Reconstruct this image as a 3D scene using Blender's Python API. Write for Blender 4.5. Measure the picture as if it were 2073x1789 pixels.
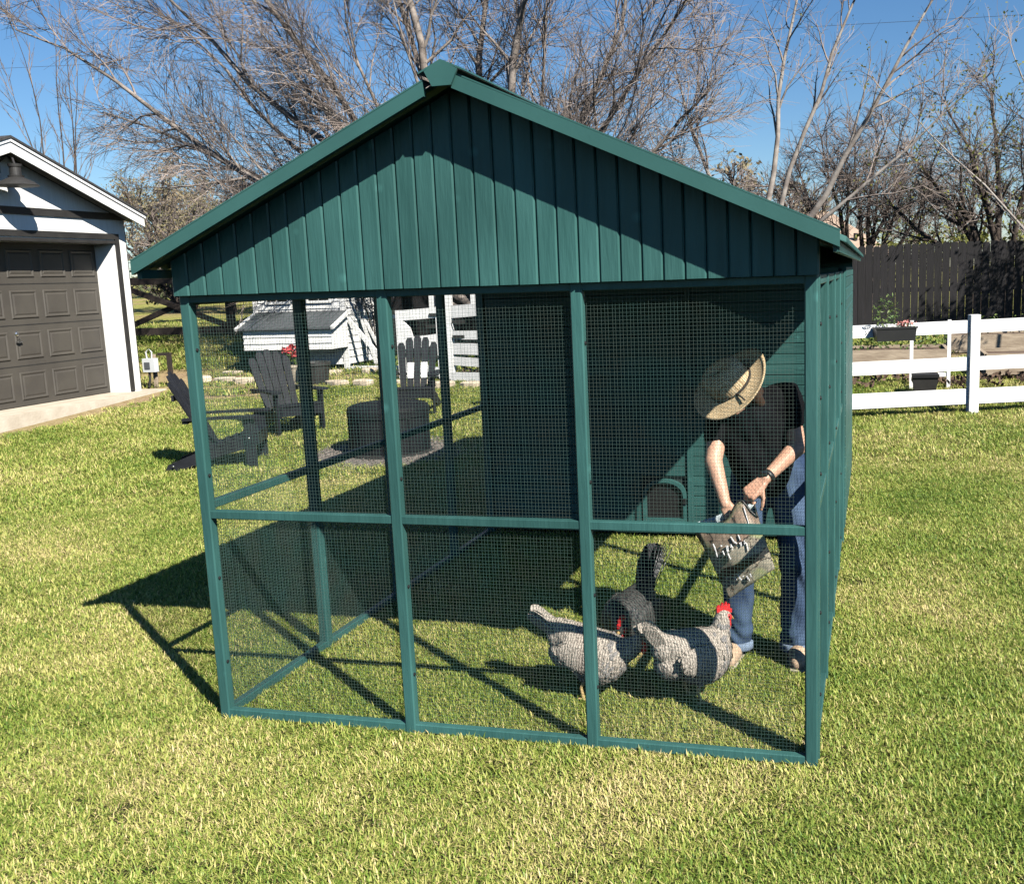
import bpy, bmesh, math, random
import numpy as np
from mathutils import Vector, Matrix, Quaternion

for o in list(bpy.data.objects):
    bpy.data.objects.remove(o)
scene = bpy.context.scene
COL = scene.collection

# ------------------------------------------------------------------ camera
CAM = Vector((2.717, -3.675, 1.820))
_r = Vector((0.96716, 0.25183, -0.03438)); _u = Vector((-0.00884, 0.16852, 0.98566)); _f = Vector((-0.25401, 0.95299, -0.16522))
cd = bpy.data.cameras.new('camera'); cam = bpy.data.objects.new('camera', cd); COL.objects.link(cam)
cam.matrix_world = Matrix(((_r.x, _u.x, -_f.x, CAM.x), (_r.y, _u.y, -_f.y, CAM.y), (_r.z, _u.z, -_f.z, CAM.z), (0, 0, 0, 1)))
cd.sensor_fit = 'HORIZONTAL'; cd.sensor_width = 36.0; cd.lens = 36.0 * 2096.45 / 2073.0
cd.shift_x = -0.0860; cd.shift_y = 0.0078
cd.clip_start = 0.05; cd.clip_end = 2000
scene.camera = cam

# ------------------------------------------------------------------ sky, sun, exposure
SUN_TRAVEL = Vector((-0.9048, 0.7446, -1.0)).normalized()
w = bpy.data.worlds.new('World'); scene.world = w; w.use_nodes = True
nt = w.node_tree; nt.nodes.clear()
sky = nt.nodes.new('ShaderNodeTexSky'); sky.sky_type = 'NISHITA'; sky.sun_disc = False
sky.sun_elevation = math.asin(-SUN_TRAVEL.z); sky.sun_rotation = math.atan2(-SUN_TRAVEL.x, -SUN_TRAVEL.y)
sky.air_density = 1.0; sky.dust_density = 0.0; sky.ozone_density = 6.0; sky.altitude = 100
bg = nt.nodes.new('ShaderNodeBackground'); bg.inputs[1].default_value = 0.05
wo = nt.nodes.new('ShaderNodeOutputWorld')
hsv = nt.nodes.new('ShaderNodeHueSaturation'); hsv.inputs['Saturation'].default_value = 1.12
nt.links.new(sky.outputs[0], hsv.inputs['Color']); nt.links.new(hsv.outputs[0], bg.inputs[0]); nt.links.new(bg.outputs[0], wo.inputs[0])
sl = bpy.data.lights.new('sun', 'SUN'); sl.energy = 5.0; sl.angle = math.radians(0.53); sl.color = (1.0, 0.95, 0.86)
so = bpy.data.objects.new('sun', sl); COL.objects.link(so); so.location = (6, -6, 12)
so.rotation_euler = SUN_TRAVEL.to_track_quat('-Z', 'Y').to_euler()
vs = scene.view_settings; vs.view_transform = 'Standard'; vs.look = 'None'; vs.exposure = 1.15; vs.gamma = 1.0
vs.use_curve_mapping = False
scene.cycles.use_denoising = True
scene.cycles.max_bounces = 5; scene.cycles.diffuse_bounces = 0; scene.cycles.glossy_bounces = 2; scene.cycles.transmission_bounces = 2
scene.cycles.caustics_reflective = False; scene.cycles.caustics_refractive = False

# ------------------------------------------------------------------ helpers
rnd = random.Random(7)
def V(*a): return Vector(a)
def ss(a, b, x):
    t = np.clip((x - a) / (b - a), 0, 1); return t * t * (3 - 2 * t)
def terr(x, y):
    return (0.45 * ss(4.5, 16, y) + 0.45 * ss(11, 16, y) * ss(-5, -10, x) + 1.6 * ss(15, 55, y) * ss(4, -10, x))
def tz(x, y): return float(terr(np.float64(x), np.float64(y)))

class MB:
    def __init__(s): s.v = []; s.f = []; s.m = []
    def add(s, vs_, fs_, mi=0):
        n = len(s.v); s.v.extend([tuple(p) for p in vs_]); s.f.extend([tuple(i + n for i in q) for q in fs_]); s.m.extend([mi] * len(fs_)); return s
    def box(s, a, b, mi=0):
        x0, y0, z0 = a; x1, y1, z1 = b
        return s.add([(x0, y0, z0), (x1, y0, z0), (x1, y1, z0), (x0, y1, z0), (x0, y0, z1), (x1, y0, z1), (x1, y1, z1), (x0, y1, z1)],
                     [(0, 3, 2, 1), (4, 5, 6, 7), (0, 1, 5, 4), (1, 2, 6, 5), (2, 3, 7, 6), (3, 0, 4, 7)], mi)
    def bar(s, p, q, w_, h_, up=(0, 0, 1), mi=0, bev=0.0):
        p = Vector(p); q = Vector(q); d = (q - p).normalized(); up = Vector(up)
        if abs(d.dot(up)) > 0.99: up = Vector((0, 1, 0))
        sx = d.cross(up).normalized(); sy = sx.cross(d).normalized()
        if bev <= 0:
            prof = [(-w_/2, -h_/2), (w_/2, -h_/2), (w_/2, h_/2), (-w_/2, h_/2)]
        else:
            b = bev
            prof = [(-w_/2+b, -h_/2), (w_/2-b, -h_/2), (w_/2, -h_/2+b), (w_/2, h_/2-b), (w_/2-b, h_/2), (-w_/2+b, h_/2), (-w_/2, h_/2-b), (-w_/2, -h_/2+b)]
        n = len(prof); vs_ = []
        for c in (p, q):
            for a, b in prof: vs_.append(c + sx * a + sy * b)
        fs_ = [(i, (i+1) % n, n + (i+1) % n, n + i) for i in range(n)] + [tuple(range(n-1, -1, -1)), tuple(range(n, 2*n))]
        return s.add(vs_, fs_, mi)
    def tube(s, pts, rad, n=6, mi=0, cap=True):
        pts = [Vector(p) for p in pts]
        if not hasattr(rad, '__len__'): rad = [rad] * len(pts)
        vs_ = []; ref = None
        for i, p in enumerate(pts):
            d = (pts[min(i+1, len(pts)-1)] - pts[max(i-1, 0)])
            d = d.normalized() if d.length > 1e-9 else Vector((0, 0, 1))
            if ref is None: ref = Vector((1, 0, 0)) if abs(d.x) < 0.8 else Vector((0, 1, 0))
            a = d.cross(ref).normalized(); b = d.cross(a).normalized(); ref = -b if False else ref
            for k in range(n):
                t = 2 * math.pi * k / n; vs_.append(p + (a * math.cos(t) + b * math.sin(t)) * rad[i])
        fs_ = []
        for i in range(len(pts) - 1):
            for k in range(n):
                k2 = (k + 1) % n; fs_.append((i*n + k, i*n + k2, (i+1)*n + k2, (i+1)*n + k))
        if cap: fs_ += [tuple(range(n-1, -1, -1)), tuple(range((len(pts)-1)*n, len(pts)*n))]
        return s.add(vs_, fs_, mi)
    def lathe(s, c, prof, n=20, mi=0, axis=None):
        vs_ = []; fs_ = []
        for r_, z in prof:
            for k in range(n):
                t = 2 * math.pi * k / n; p = Vector((r_ * math.cos(t), r_ * math.sin(t), z))
                if axis is not None: p = axis @ p
                vs_.append(Vector(c) + p)
        for i in range(len(prof) - 1):
            for k in range(n): fs_.append((i*n + k, i*n + (k+1) % n, (i+1)*n + (k+1) % n, (i+1)*n + k))
        fs_.append(tuple(range(n-1, -1, -1))); fs_.append(tuple(range((len(prof)-1)*n, len(prof)*n)))
        return s.add(vs_, fs_, mi)
    def ball(s, c, r_, nu=10, nv=7, mi=0, rot=None):
        if not hasattr(r_, '__len__'): r_ = (r_, r_, r_)
        vs_ = []; fs_ = []
        for j in range(nv + 1):
            ph = math.pi * j / nv
            for i in range(nu):
                t = 2 * math.pi * i / nu
                p = Vector((math.sin(ph) * math.cos(t) * r_[0], math.sin(ph) * math.sin(t) * r_[1], math.cos(ph) * r_[2]))
                if rot is not None: p = rot @ p
                vs_.append(Vector(c) + p)
        for j in range(nv):
            for i in range(nu):
                fs_.append((j*nu + i, (j+1)*nu + i, (j+1)*nu + (i+1) % nu, j*nu + (i+1) % nu))
        return s.add(vs_, fs_, mi)
    def capsule(s, p, r0, q, r1, n=14, mi=0):
        p = Vector(p); q = Vector(q); d = q - p; L = d.length; d = d / max(L, 1e-9)
        pts = []; rr = []
        for k in range(5):
            a = math.pi / 2 * (1 - k / 4); pts.append(p - d * r0 * math.sin(a)); rr.append(max(r0 * math.cos(a), 1e-4))
        for k in range(1, 5):
            t = k / 5; pts.append(p + d * L * t); rr.append(r0 + (r1 - r0) * t)
        for k in range(5):
            a = math.pi / 2 * k / 4; pts.append(q + d * r1 * math.sin(a)); rr.append(max(r1 * math.cos(a), 1e-4))
        return s.tube(pts, rr, n, mi)
    def prism(s, poly, axis_vec, mi=0):
        n = len(poly); a = [Vector(p) for p in poly]; b = [p + Vector(axis_vec) for p in a]
        return s.add(a + b, [tuple(range(n-1, -1, -1)), tuple(range(n, 2*n))] + [(i, (i+1) % n, n + (i+1) % n, n + i) for i in range(n)], mi)
    def build(s, name, mat, parent=None, smooth=False, loc=None):
        me = bpy.data.meshes.new(name); me.from_pydata(s.v, [], s.f)
        for m_ in (mat if isinstance(mat, (list, tuple)) else [mat]): me.materials.append(m_)
        if isinstance(mat, (list, tuple)): me.polygons.foreach_set('material_index', s.m)
        if smooth: me.polygons.foreach_set('use_smooth', [True] * len(me.polygons))
        bm = bmesh.new(); bm.from_mesh(me); bmesh.ops.recalc_face_normals(bm, faces=bm.faces); bm.to_mesh(me); bm.free()
        me.update()
        return link(name, me, parent, loc)

def link(name, data, parent=None, loc=None):
    o = bpy.data.objects.new(name, data); COL.objects.link(o)
    if parent is not None: o.parent = parent
    if loc is not None: o.location = loc
    return o
def tag(o, label=None, cat=None, group=None, kind=None):
    if label: o['label'] = label
    if cat: o['category'] = cat
    if group: o['group'] = group
    if kind: o['kind'] = kind
    return o
def thing(name, label, cat, loc=(0, 0, 0), rz=0.0, group=None):
    o = link(name, None); o.location = loc; o.rotation_euler = (0, 0, rz); o.empty_display_size = 0.1
    return tag(o, label, cat, group)
def copy_tree(o, parent=None):
    c = o.copy(); COL.objects.link(c); c.parent = parent
    for ch in list(o.children): copy_tree(ch, c)
    return c
def remesh(mb, name, mat, parent, voxel, smooth_it=6, loc=None, displace=None):
    o = mb.build(name + '_tmp', mat[0] if isinstance(mat, list) else mat)
    md = o.modifiers.new('r', 'REMESH'); md.mode = 'VOXEL'; md.voxel_size = voxel; md.use_smooth_shade = True
    sm = o.modifiers.new('s', 'SMOOTH'); sm.factor = 0.5; sm.iterations = smooth_it
    dg = bpy.context.evaluated_depsgraph_get(); dg.update()
    me = bpy.data.meshes.new_from_object(o.evaluated_get(dg)); me.name = name
    bpy.data.objects.remove(o)
    me.materials.clear()
    for m_ in (mat if isinstance(mat, list) else [mat]): me.materials.append(m_)
    if displace is not None:
        n = len(me.vertices); co = np.empty(n * 3); me.vertices.foreach_get('co', co); co = co.reshape(-1, 3)
        nn = np.empty(n * 3); me.vertices.foreach_get('normal', nn); nn = nn.reshape(-1, 3)
        me.vertices.foreach_set('co', (co + nn * displace(co)[:, None]).ravel()); me.update()
    me.polygons.foreach_set('use_smooth', [True] * len(me.polygons))
    return link(name, me, parent, loc)

# ------------------------------------------------------------------ materials
def mat(name, col, rough=0.6, var=0.0, scale=8.0, bump=0.0, bscale=40.0, col2=None, spec=0.5, metal=0.0, stretch=None, rand=0.0, detail=4.0, trans=0.0, knots=False):
    m = bpy.data.materials.new(name); m.use_nodes = True; n = m.node_tree.nodes; l = m.node_tree.links
    p = n['Principled BSDF']; p.inputs['Roughness'].default_value = rough; p.inputs['Metallic'].default_value = metal
    p.inputs['Specular IOR Level'].default_value = spec
    tc = n.new('ShaderNodeTexCoord'); co = tc.outputs['Object']
    if stretch:
        mp = n.new('ShaderNodeMapping'); mp.inputs['Scale'].default_value = stretch; l.new(co, mp.inputs[0]); co = mp.outputs[0]
    ns = n.new('ShaderNodeTexNoise'); ns.inputs['Scale'].default_value = scale; ns.inputs['Detail'].default_value = detail
    l.new(co, ns.inputs['Vector'])
    c2 = col2 if col2 else tuple(c * (1 - var) for c in col)
    mx = n.new('ShaderNodeMix'); mx.data_type = 'RGBA'
    mr = n.new('ShaderNodeMapRange'); mr.inputs[1].default_value = 0.35; mr.inputs[2].default_value = 0.65; l.new(ns.outputs[0], mr.inputs[0]); l.new(mr.outputs[0], mx.inputs[0])
    mx.inputs[6].default_value = (*col, 1); mx.inputs[7].default_value = (*c2, 1)
    out = mx.outputs[2]
    if knots:
        vo = n.new('ShaderNodeTexVoronoi'); vo.inputs['Scale'].default_value = 5.5; l.new(tc.outputs['Object'], vo.inputs['Vector'])
        vr = n.new('ShaderNodeMapRange'); vr.inputs[1].default_value = 0.03; vr.inputs[2].default_value = 0.13; vr.inputs[3].default_value = 0.55; vr.inputs[4].default_value = 0.0; l.new(vo.outputs['Distance'], vr.inputs[0])
        kx = n.new('ShaderNodeMix'); kx.data_type = 'RGBA'; l.new(vr.outputs[0], kx.inputs[0]); l.new(out, kx.inputs[6]); kx.inputs[7].default_value = (*[min(1, c * 1.9) for c in col], 1); out = kx.outputs[2]
        n5 = n.new('ShaderNodeTexNoise'); n5.inputs['Scale'].default_value = 1.6; n5.inputs['Detail'].default_value = 7; l.new(tc.outputs['Object'], n5.inputs['Vector'])
        v5 = n.new('ShaderNodeMapRange'); v5.inputs[1].default_value = 0.3; v5.inputs[2].default_value = 0.7; v5.inputs[3].default_value = 0.80; v5.inputs[4].default_value = 1.2; l.new(n5.outputs[0], v5.inputs[0])
        h5 = n.new('ShaderNodeHueSaturation'); l.new(v5.outputs[0], h5.inputs['Value']); l.new(out, h5.inputs['Color']); out = h5.outputs[0]
    if rand > 0:
        oi = n.new('ShaderNodeObjectInfo'); hs = n.new('ShaderNodeHueSaturation')
        m2 = n.new('ShaderNodeMapRange'); m2.inputs[3].default_value = 1 - rand; m2.inputs[4].default_value = 1 + rand
        l.new(oi.outputs['Random'], m2.inputs[0]); l.new(m2.outputs[0], hs.inputs['Value']); l.new(out, hs.inputs['Color']); out = hs.outputs[0]
    l.new(out, p.inputs['Base Color'])
    if bump > 0:
        nb = n.new('ShaderNodeTexNoise'); nb.inputs['Scale'].default_value = bscale; nb.inputs['Detail'].default_value = 5; l.new(co, nb.inputs['Vector'])
        b = n.new('ShaderNodeBump'); b.inputs['Strength'].default_value = bump; b.inputs['Distance'].default_value = 0.01
        l.new(nb.outputs[0], b.inputs['Height']); l.new(b.outputs[0], p.inputs['Normal'])
    if trans > 0:
        tr = n.new('ShaderNodeBsdfTranslucent'); ms = n.new('ShaderNodeMixShader'); ms.inputs[0].default_value = trans
        l.new(out, tr.inputs[0]); l.new(p.outputs[0], ms.inputs[1]); l.new(tr.outputs[0], ms.inputs[2])
        l.new(ms.outputs[0], n['Material Output'].inputs[0])
    return m
M = {}
M['teal'] = mat('teal_paint', (0.034, 0.100, 0.093), 0.42, col2=(0.026, 0.082, 0.076), scale=3, stretch=(6, 6, 0.7), bump=0.25, bscale=14, rand=0.09, spec=0.2, knots=True)
M['tealh'] = mat('teal_paint_horizontal', (0.034, 0.100, 0.093), 0.45, col2=(0.026, 0.082, 0.076), scale=3, stretch=(0.7, 6, 6), bump=0.25, bscale=14, rand=0.09, spec=0.2, knots=True)
M['tealm'] = mat('teal_metal', (0.035, 0.103, 0.094), 0.36, col2=(0.029, 0.088, 0.080), scale=4, bump=0.04, bscale=60, spec=0.3)
M['wire'] = mat('mesh_wire', (0.050, 0.105, 0.095), 0.35, col2=(0.075, 0.095, 0.080), scale=6)
M['black'] = mat('black_plastic', (0.012, 0.012, 0.013), 0.45, var=0.2)
M['dark'] = mat('dark_backing', (0.010, 0.025, 0.024), 0.8, var=0.3)
M['white'] = mat('white_paint', (0.80, 0.80, 0.78), 0.5, col2=(0.70, 0.70, 0.68), scale=5, bump=0.1, bscale=30)
M['whitev'] = mat('white_siding', (0.80, 0.795, 0.77), 0.55, col2=(0.73, 0.72, 0.69), scale=4, stretch=(1, 8, 0.6), bump=0.3, bscale=12)
M['gdoor'] = mat('garage_door_paint', (0.066, 0.059, 0.049), 0.6, col2=(0.053, 0.047, 0.040), scale=2.5, bump=0.12, bscale=30)
M['btrim'] = mat('black_trim', (0.026, 0.025, 0.024), 0.6, col2=(0.016, 0.015, 0.015), scale=5, bump=0.15, bscale=20)
M['shingle'] = mat('roof_shingle', (0.045, 0.044, 0.045), 0.9, col2=(0.025, 0.025, 0.027), scale=20, bump=0.6, bscale=60)
M['concrete'] = mat('concrete', (0.52, 0.46, 0.37), 0.9, col2=(0.42, 0.36, 0.28), scale=5, bump=0.4, bscale=30)
M['chrome'] = mat('brushed_metal', (0.6, 0.6, 0.6), 0.25, metal=1.0, var=0.1)
M['poly'] = mat('charcoal_lumber', (0.015, 0.0165, 0.021), 0.55, spec=0.2, col2=(0.009, 0.010, 0.013), scale=6, stretch=(1, 1, 1), bump=0.2, bscale=25, rand=0.12)
M['pit'] = mat('fire_pit_cover', (0.011, 0.012, 0.014), 0.7, spec=0.15, col2=(0.007, 0.008, 0.010), scale=7, bump=0.3, bscale=16)
M['gravel'] = mat('gravel', (0.20, 0.175, 0.155), 0.95, col2=(0.09, 0.075, 0.065), scale=30, rand=0.0, bump=0.5, bscale=60)
M['stone'] = mat('limestone', (0.62, 0.53, 0.40), 0.9, col2=(0.45, 0.37, 0.27), scale=4, bump=0.6, bscale=12, rand=0.12)
M['bwood'] = mat('dark_brown_wood', (0.026, 0.017, 0.013), 0.85, col2=(0.014, 0.010, 0.008), scale=6, stretch=(4, 4, 1), bump=0.4, bscale=20)
M['fencew'] = mat('stained_black_board', (0.0125, 0.011, 0.013), 0.85, col2=(0.0075, 0.0068, 0.0078), scale=4, stretch=(5, 5, 0.6), bump=0.5, bscale=14, rand=0.25)
M['bark'] = mat('bark', (0.25, 0.215, 0.19), 0.95, col2=(0.10, 0.082, 0.070), scale=7, bump=0.8, bscale=24)
M['twig'] = mat('twig', (0.285, 0.235, 0.205), 0.9, col2=(0.145, 0.115, 0.10), scale=2.0)
M['barkp'] = mat('pale_bark', (0.31, 0.28, 0.25), 0.9, col2=(0.16, 0.135, 0.12), scale=6, bump=0.5, bscale=20)
M['barkd'] = mat('dark_bark', (0.075, 0.056, 0.045), 0.95, col2=(0.04, 0.03, 0.024), scale=5, bump=0.5, bscale=20)
M['twigd'] = mat('dark_twig', (0.22, 0.178, 0.155), 0.9, col2=(0.115, 0.09, 0.078), scale=1.6)
M['leafy'] = mat('spring_leaf', (0.20, 0.20, 0.035), 0.7, col2=(0.10, 0.115, 0.025), scale=3, trans=0.35)
M['leafo'] = mat('olive_leaf', (0.19, 0.185, 0.085), 0.8, col2=(0.27, 0.205, 0.125), scale=0.9, trans=0.25)
M['leafg'] = mat('evergreen_leaf', (0.065, 0.085, 0.030), 0.8, col2=(0.10, 0.105, 0.05), scale=1.5, trans=0.2)
M['leafb'] = mat('garden_leaf', (0.070, 0.140, 0.030), 0.6, col2=(0.15, 0.19, 0.05), scale=6, trans=0.3)
M['leafs'] = mat('silver_leaf', (0.20, 0.22, 0.24), 0.6, col2=(0.05, 0.06, 0.07), scale=9)
M['petal'] = mat('red_petal', (0.55, 0.03, 0.05), 0.6, col2=(0.65, 0.14, 0.13), scale=20, trans=0.2)
M['petalp'] = mat('pink_petal', (0.62, 0.16, 0.17), 0.6, col2=(0.70, 0.35, 0.30), scale=20, trans=0.2)
M['soil'] = mat('soil', (0.070, 0.042, 0.028), 0.95, col2=(0.13, 0.085, 0.055), scale=9, bump=0.8, bscale=25)
M['terracotta'] = mat('beige_pot', (0.42, 0.36, 0.27), 0.8, var=0.2)
M['greyroof'] = mat('grey_metal_roof', (0.085, 0.092, 0.10), 0.45, var=0.25, scale=3)
M['glassd'] = mat('dark_pane', (0.010, 0.011, 0.013), 0.12, var=0.1, spec=0.6)
M['tanroof'] = mat('tan_roof', (0.40, 0.29, 0.215), 0.9, col2=(0.32, 0.235, 0.175), scale=3, bump=0.3, bscale=20)
M['brickw'] = mat('far_house_wall', (0.33, 0.25, 0.2), 0.9, var=0.15)
M['plasticg'] = mat('pale_grey_plastic', (0.55, 0.57, 0.58), 0.5, var=0.1)
M['rawwood'] = mat('weathered_wood', (0.36, 0.29, 0.21), 0.9, col2=(0.24, 0.185, 0.13), scale=4, stretch=(1, 5, 5), bump=0.4, bscale=20)
M['skin'] = mat('skin', (0.54, 0.33, 0.23), 0.5, col2=(0.46, 0.25, 0.165), scale=7, bump=0.05, bscale=50)
M['shirt'] = mat('black_cotton', (0.0050, 0.0055, 0.0068), 0.95, col2=(0.0034, 0.0036, 0.0048), scale=9, bump=0.3, bscale=18, spec=0.12)
M['shoe'] = mat('tan_suede', (0.50, 0.36, 0.24), 0.85, var=0.25, scale=20)
M['hair'] = mat('brown_hair', (0.055, 0.030, 0.018), 0.55, var=0.4, scale=20, stretch=(8, 8, 1))
M['comb'] = mat('red_comb', (0.58, 0.022, 0.022), 0.5, col2=(0.45, 0.015, 0.02), scale=30, bump=0.2, bscale=80)
M['beak'] = mat('horn_beak', (0.40, 0.27, 0.10), 0.5, var=0.2)
M['legy'] = mat('yellow_leg', (0.50, 0.36, 0.16), 0.6, var=0.25, scale=30)
M['eye'] = mat('eye', (0.02, 0.012, 0.01), 0.2, var=0.1)

def wave_mat(name, c1, c2, scale, dist, dirn='DIAGONAL', rough=0.8, bump=0.0, profile='SIN', nscale=2.0):
    m = bpy.data.materials.new(name); m.use_nodes = True; n = m.node_tree.nodes; l = m.node_tree.links
    p = n['Principled BSDF']; p.inputs['Roughness'].default_value = rough; p.inputs['Specular IOR Level'].default_value = 0.3
    tc = n.new('ShaderNodeTexCoord'); wv = n.new('ShaderNodeTexWave'); wv.bands_direction = dirn; wv.wave_profile = profile
    wv.inputs['Scale'].default_value = scale; wv.inputs['Distortion'].default_value = dist; wv.inputs['Detail'].default_value = 3; wv.inputs['Detail Scale'].default_value = nscale
    l.new(tc.outputs['Object'], wv.inputs['Vector'])
    r = n.new('ShaderNodeValToRGB'); r.color_ramp.elements[0].position = 0.25; r.color_ramp.elements[1].position = 0.75
    r.color_ramp.elements[0].color = (*c1, 1); r.color_ramp.elements[1].color = (*c2, 1)
    l.new(wv.outputs[0], r.inputs[0]); l.new(r.outputs[0], p.inputs['Base Color'])
    if bump:
        b = n.new('ShaderNodeBump'); b.inputs['Strength'].default_value = bump; b.inputs['Distance'].default_value = 0.004
        l.new(wv.outputs[0], b.inputs['Height']); l.new(b.outputs[0], p.inputs['Normal'])
    return m
M['barred'] = wave_mat('barred_feathers', (0.18, 0.155, 0.13), (0.43, 0.38, 0.32), 30, 6.0, 'X', 0.75, 0.4, nscale=3)
M['barredg'] = wave_mat('grey_neck_feathers', (0.11, 0.105, 0.10), (0.26, 0.245, 0.235), 40, 8.0, 'X', 0.75, 0.3, nscale=3)
M['blackf'] = wave_mat('black_feathers', (0.008, 0.008, 0.010), (0.030, 0.030, 0.034), 20, 6.0, 'X', 0.4, 0.3)
M['darkf'] = wave_mat('dark_grey_feathers', (0.016, 0.016, 0.017), (0.060, 0.058, 0.054), 22, 7.0, 'X', 0.6, 0.3)

def straw_mat():
    m = bpy.data.materials.new('woven_straw'); m.use_nodes = True; n = m.node_tree.nodes; l = m.node_tree.links
    p = n['Principled BSDF']; p.inputs['Roughness'].default_value = 0.7
    tc = n.new('ShaderNodeTexCoord'); bk = n.new('ShaderNodeTexBrick'); bk.inputs['Scale'].default_value = 55
    bk.inputs['Color1'].default_value = (0.72, 0.58, 0.37, 1); bk.inputs['Color2'].default_value = (0.62, 0.47, 0.27, 1); bk.inputs['Mortar'].default_value = (0.30, 0.20, 0.10, 1)
    bk.inputs['Mortar Size'].default_value = 0.06; bk.inputs['Brick Width'].default_value = 0.6; bk.inputs['Row Height'].default_value = 0.45
    l.new(tc.outputs['Object'], bk.inputs[0]); l.new(bk.outputs[0], p.inputs['Base Color'])
    b = n.new('ShaderNodeBump'); b.inputs['Strength'].default_value = 0.6; b.inputs['Distance'].default_value = 0.003; b.invert = True
    l.new(bk.outputs[1], b.inputs['Height']); l.new(b.outputs[0], p.inputs['Normal'])
    return m
M['straw'] = straw_mat()
def denim_mat():
    m = mat('denim', (0.066, 0.105, 0.172), 0.9, col2=(0.021, 0.040, 0.085), scale=7, stretch=(1, 1, 0.5), bump=0.6, bscale=9, detail=8, spec=0.2)
    return m
M['denim'] = denim_mat()

def ground_mat():
    m = bpy.data.materials.new('lawn_ground'); m.use_nodes = True; n = m.node_tree.nodes; l = m.node_tree.links
    p = n['Principled BSDF']; p.inputs['Roughness'].default_value = 0.95; p.inputs['Specular IOR Level'].default_value = 0.15
    tc = n.new('ShaderNodeTexCoord')
    def noise(s, d=4):
        q = n.new('ShaderNodeTexNoise'); q.inputs['Scale'].default_value = s; q.inputs['Detail'].default_value = d; l.new(tc.outputs['Object'], q.inputs['Vector']); return q.outputs[0]
    def ramp(src, a, b, c1, c2):
        r = n.new('ShaderNodeValToRGB'); r.color_ramp.elements[0].position = a; r.color_ramp.elements[1].position = b
        r.color_ramp.elements[0].color = (*c1, 1); r.color_ramp.elements[1].color = (*c2, 1); l.new(src, r.inputs[0]); return r.outputs[0]
    def mixc(f, a, b):
        x = n.new('ShaderNodeMix'); x.data_type = 'RGBA'; l.new(f, x.inputs[0]); l.new(a, x.inputs[6]); l.new(b, x.inputs[7]); return x.outputs[2]
    fine = ramp(noise(38, 6), 0.35, 0.65, (0.13, 0.15, 0.030), (0.40, 0.37, 0.11))
    straw = ramp(noise(30, 6), 0.35, 0.65, (0.22, 0.17, 0.085), (0.36, 0.28, 0.13))
    c = mixc(ramp(noise(0.55, 4), 0.50, 0.66, (0, 0, 0), (1, 1, 1)), fine, straw)
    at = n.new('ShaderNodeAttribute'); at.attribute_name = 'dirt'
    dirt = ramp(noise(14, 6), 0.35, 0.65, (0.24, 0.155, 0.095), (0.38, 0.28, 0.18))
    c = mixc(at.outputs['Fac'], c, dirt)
    nr_ = n.new('ShaderNodeAttribute'); nr_.attribute_name = 'thatch_shade'
    th_ = ramp(noise(60, 5), 0.35, 0.65, (0.020, 0.024, 0.008), (0.060, 0.054, 0.022)); c = mixc(nr_.outputs['Fac'], c, th_)  # dark soil colour with the shade of the turf gaps painted in
    l.new(c, p.inputs['Base Color'])
    b = n.new('ShaderNodeBump'); b.inputs['Strength'].default_value = 0.8; b.inputs['Distance'].default_value = 0.05
    l.new(noise(26, 6), b.inputs['Height']); l.new(b.outputs[0], p.inputs['Normal'])
    return m
M['ground'] = ground_mat()
def blade_mat():
    m = bpy.data.materials.new('grass_blade'); m.use_nodes = True; n = m.node_tree.nodes; l = m.node_tree.links
    p = n['Principled BSDF']; p.inputs['Roughness'].default_value = 0.5; p.inputs['Specular IOR Level'].default_value = 0.35
    at = n.new('ShaderNodeAttribute'); at.attribute_name = 'shade'
    ge = n.new('ShaderNodeNewGeometry')
    ns = n.new('ShaderNodeTexNoise'); ns.inputs['Scale'].default_value = 0.75; ns.inputs['Detail'].default_value = 4; ns.inputs['Roughness'].default_value = 0.6; l.new(ge.outputs['Position'], ns.inputs['Vector'])
    ad = n.new('ShaderNodeMath'); ad.operation = 'MULTIPLY_ADD'; ad.inputs[1].default_value = 1.5; ad.inputs[2].default_value = -0.75; l.new(ns.outputs[0], ad.inputs[0])
    a2 = n.new('ShaderNodeMath'); a2.operation = 'ADD'; l.new(ad.outputs[0], a2.inputs[0]); l.new(at.outputs['Fac'], a2.inputs[1])
    r = n.new('ShaderNodeValToRGB'); e = r.color_ramp.elements
    e[0].position = 0.05; e[0].color = (0.085, 0.160, 0.020, 1); e[1].position = 1.0; e[1].color = (0.68, 0.55, 0.27, 1)
    for po, c in ((0.32, (0.185, 0.275, 0.040)), (0.58, (0.34, 0.385, 0.080)), (0.80, (0.53, 0.49, 0.160))):
        q = e.new(po); q.color = (*c, 1)
    l.new(a2.outputs[0], r.inputs[0]); l.new(r.outputs[0], p.inputs['Base Color'])
    tr = n.new('ShaderNodeBsdfTranslucent'); ms = n.new('ShaderNodeMixShader'); ms.inputs[0].default_value = 0.28
    l.new(r.outputs[0], tr.inputs[0]); l.new(p.outputs[0], ms.inputs[1]); l.new(tr.outputs[0], ms.inputs[2]); l.new(ms.outputs[0], n['Material Output'].inputs[0])
    return m
M['blade'] = blade_mat()

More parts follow.
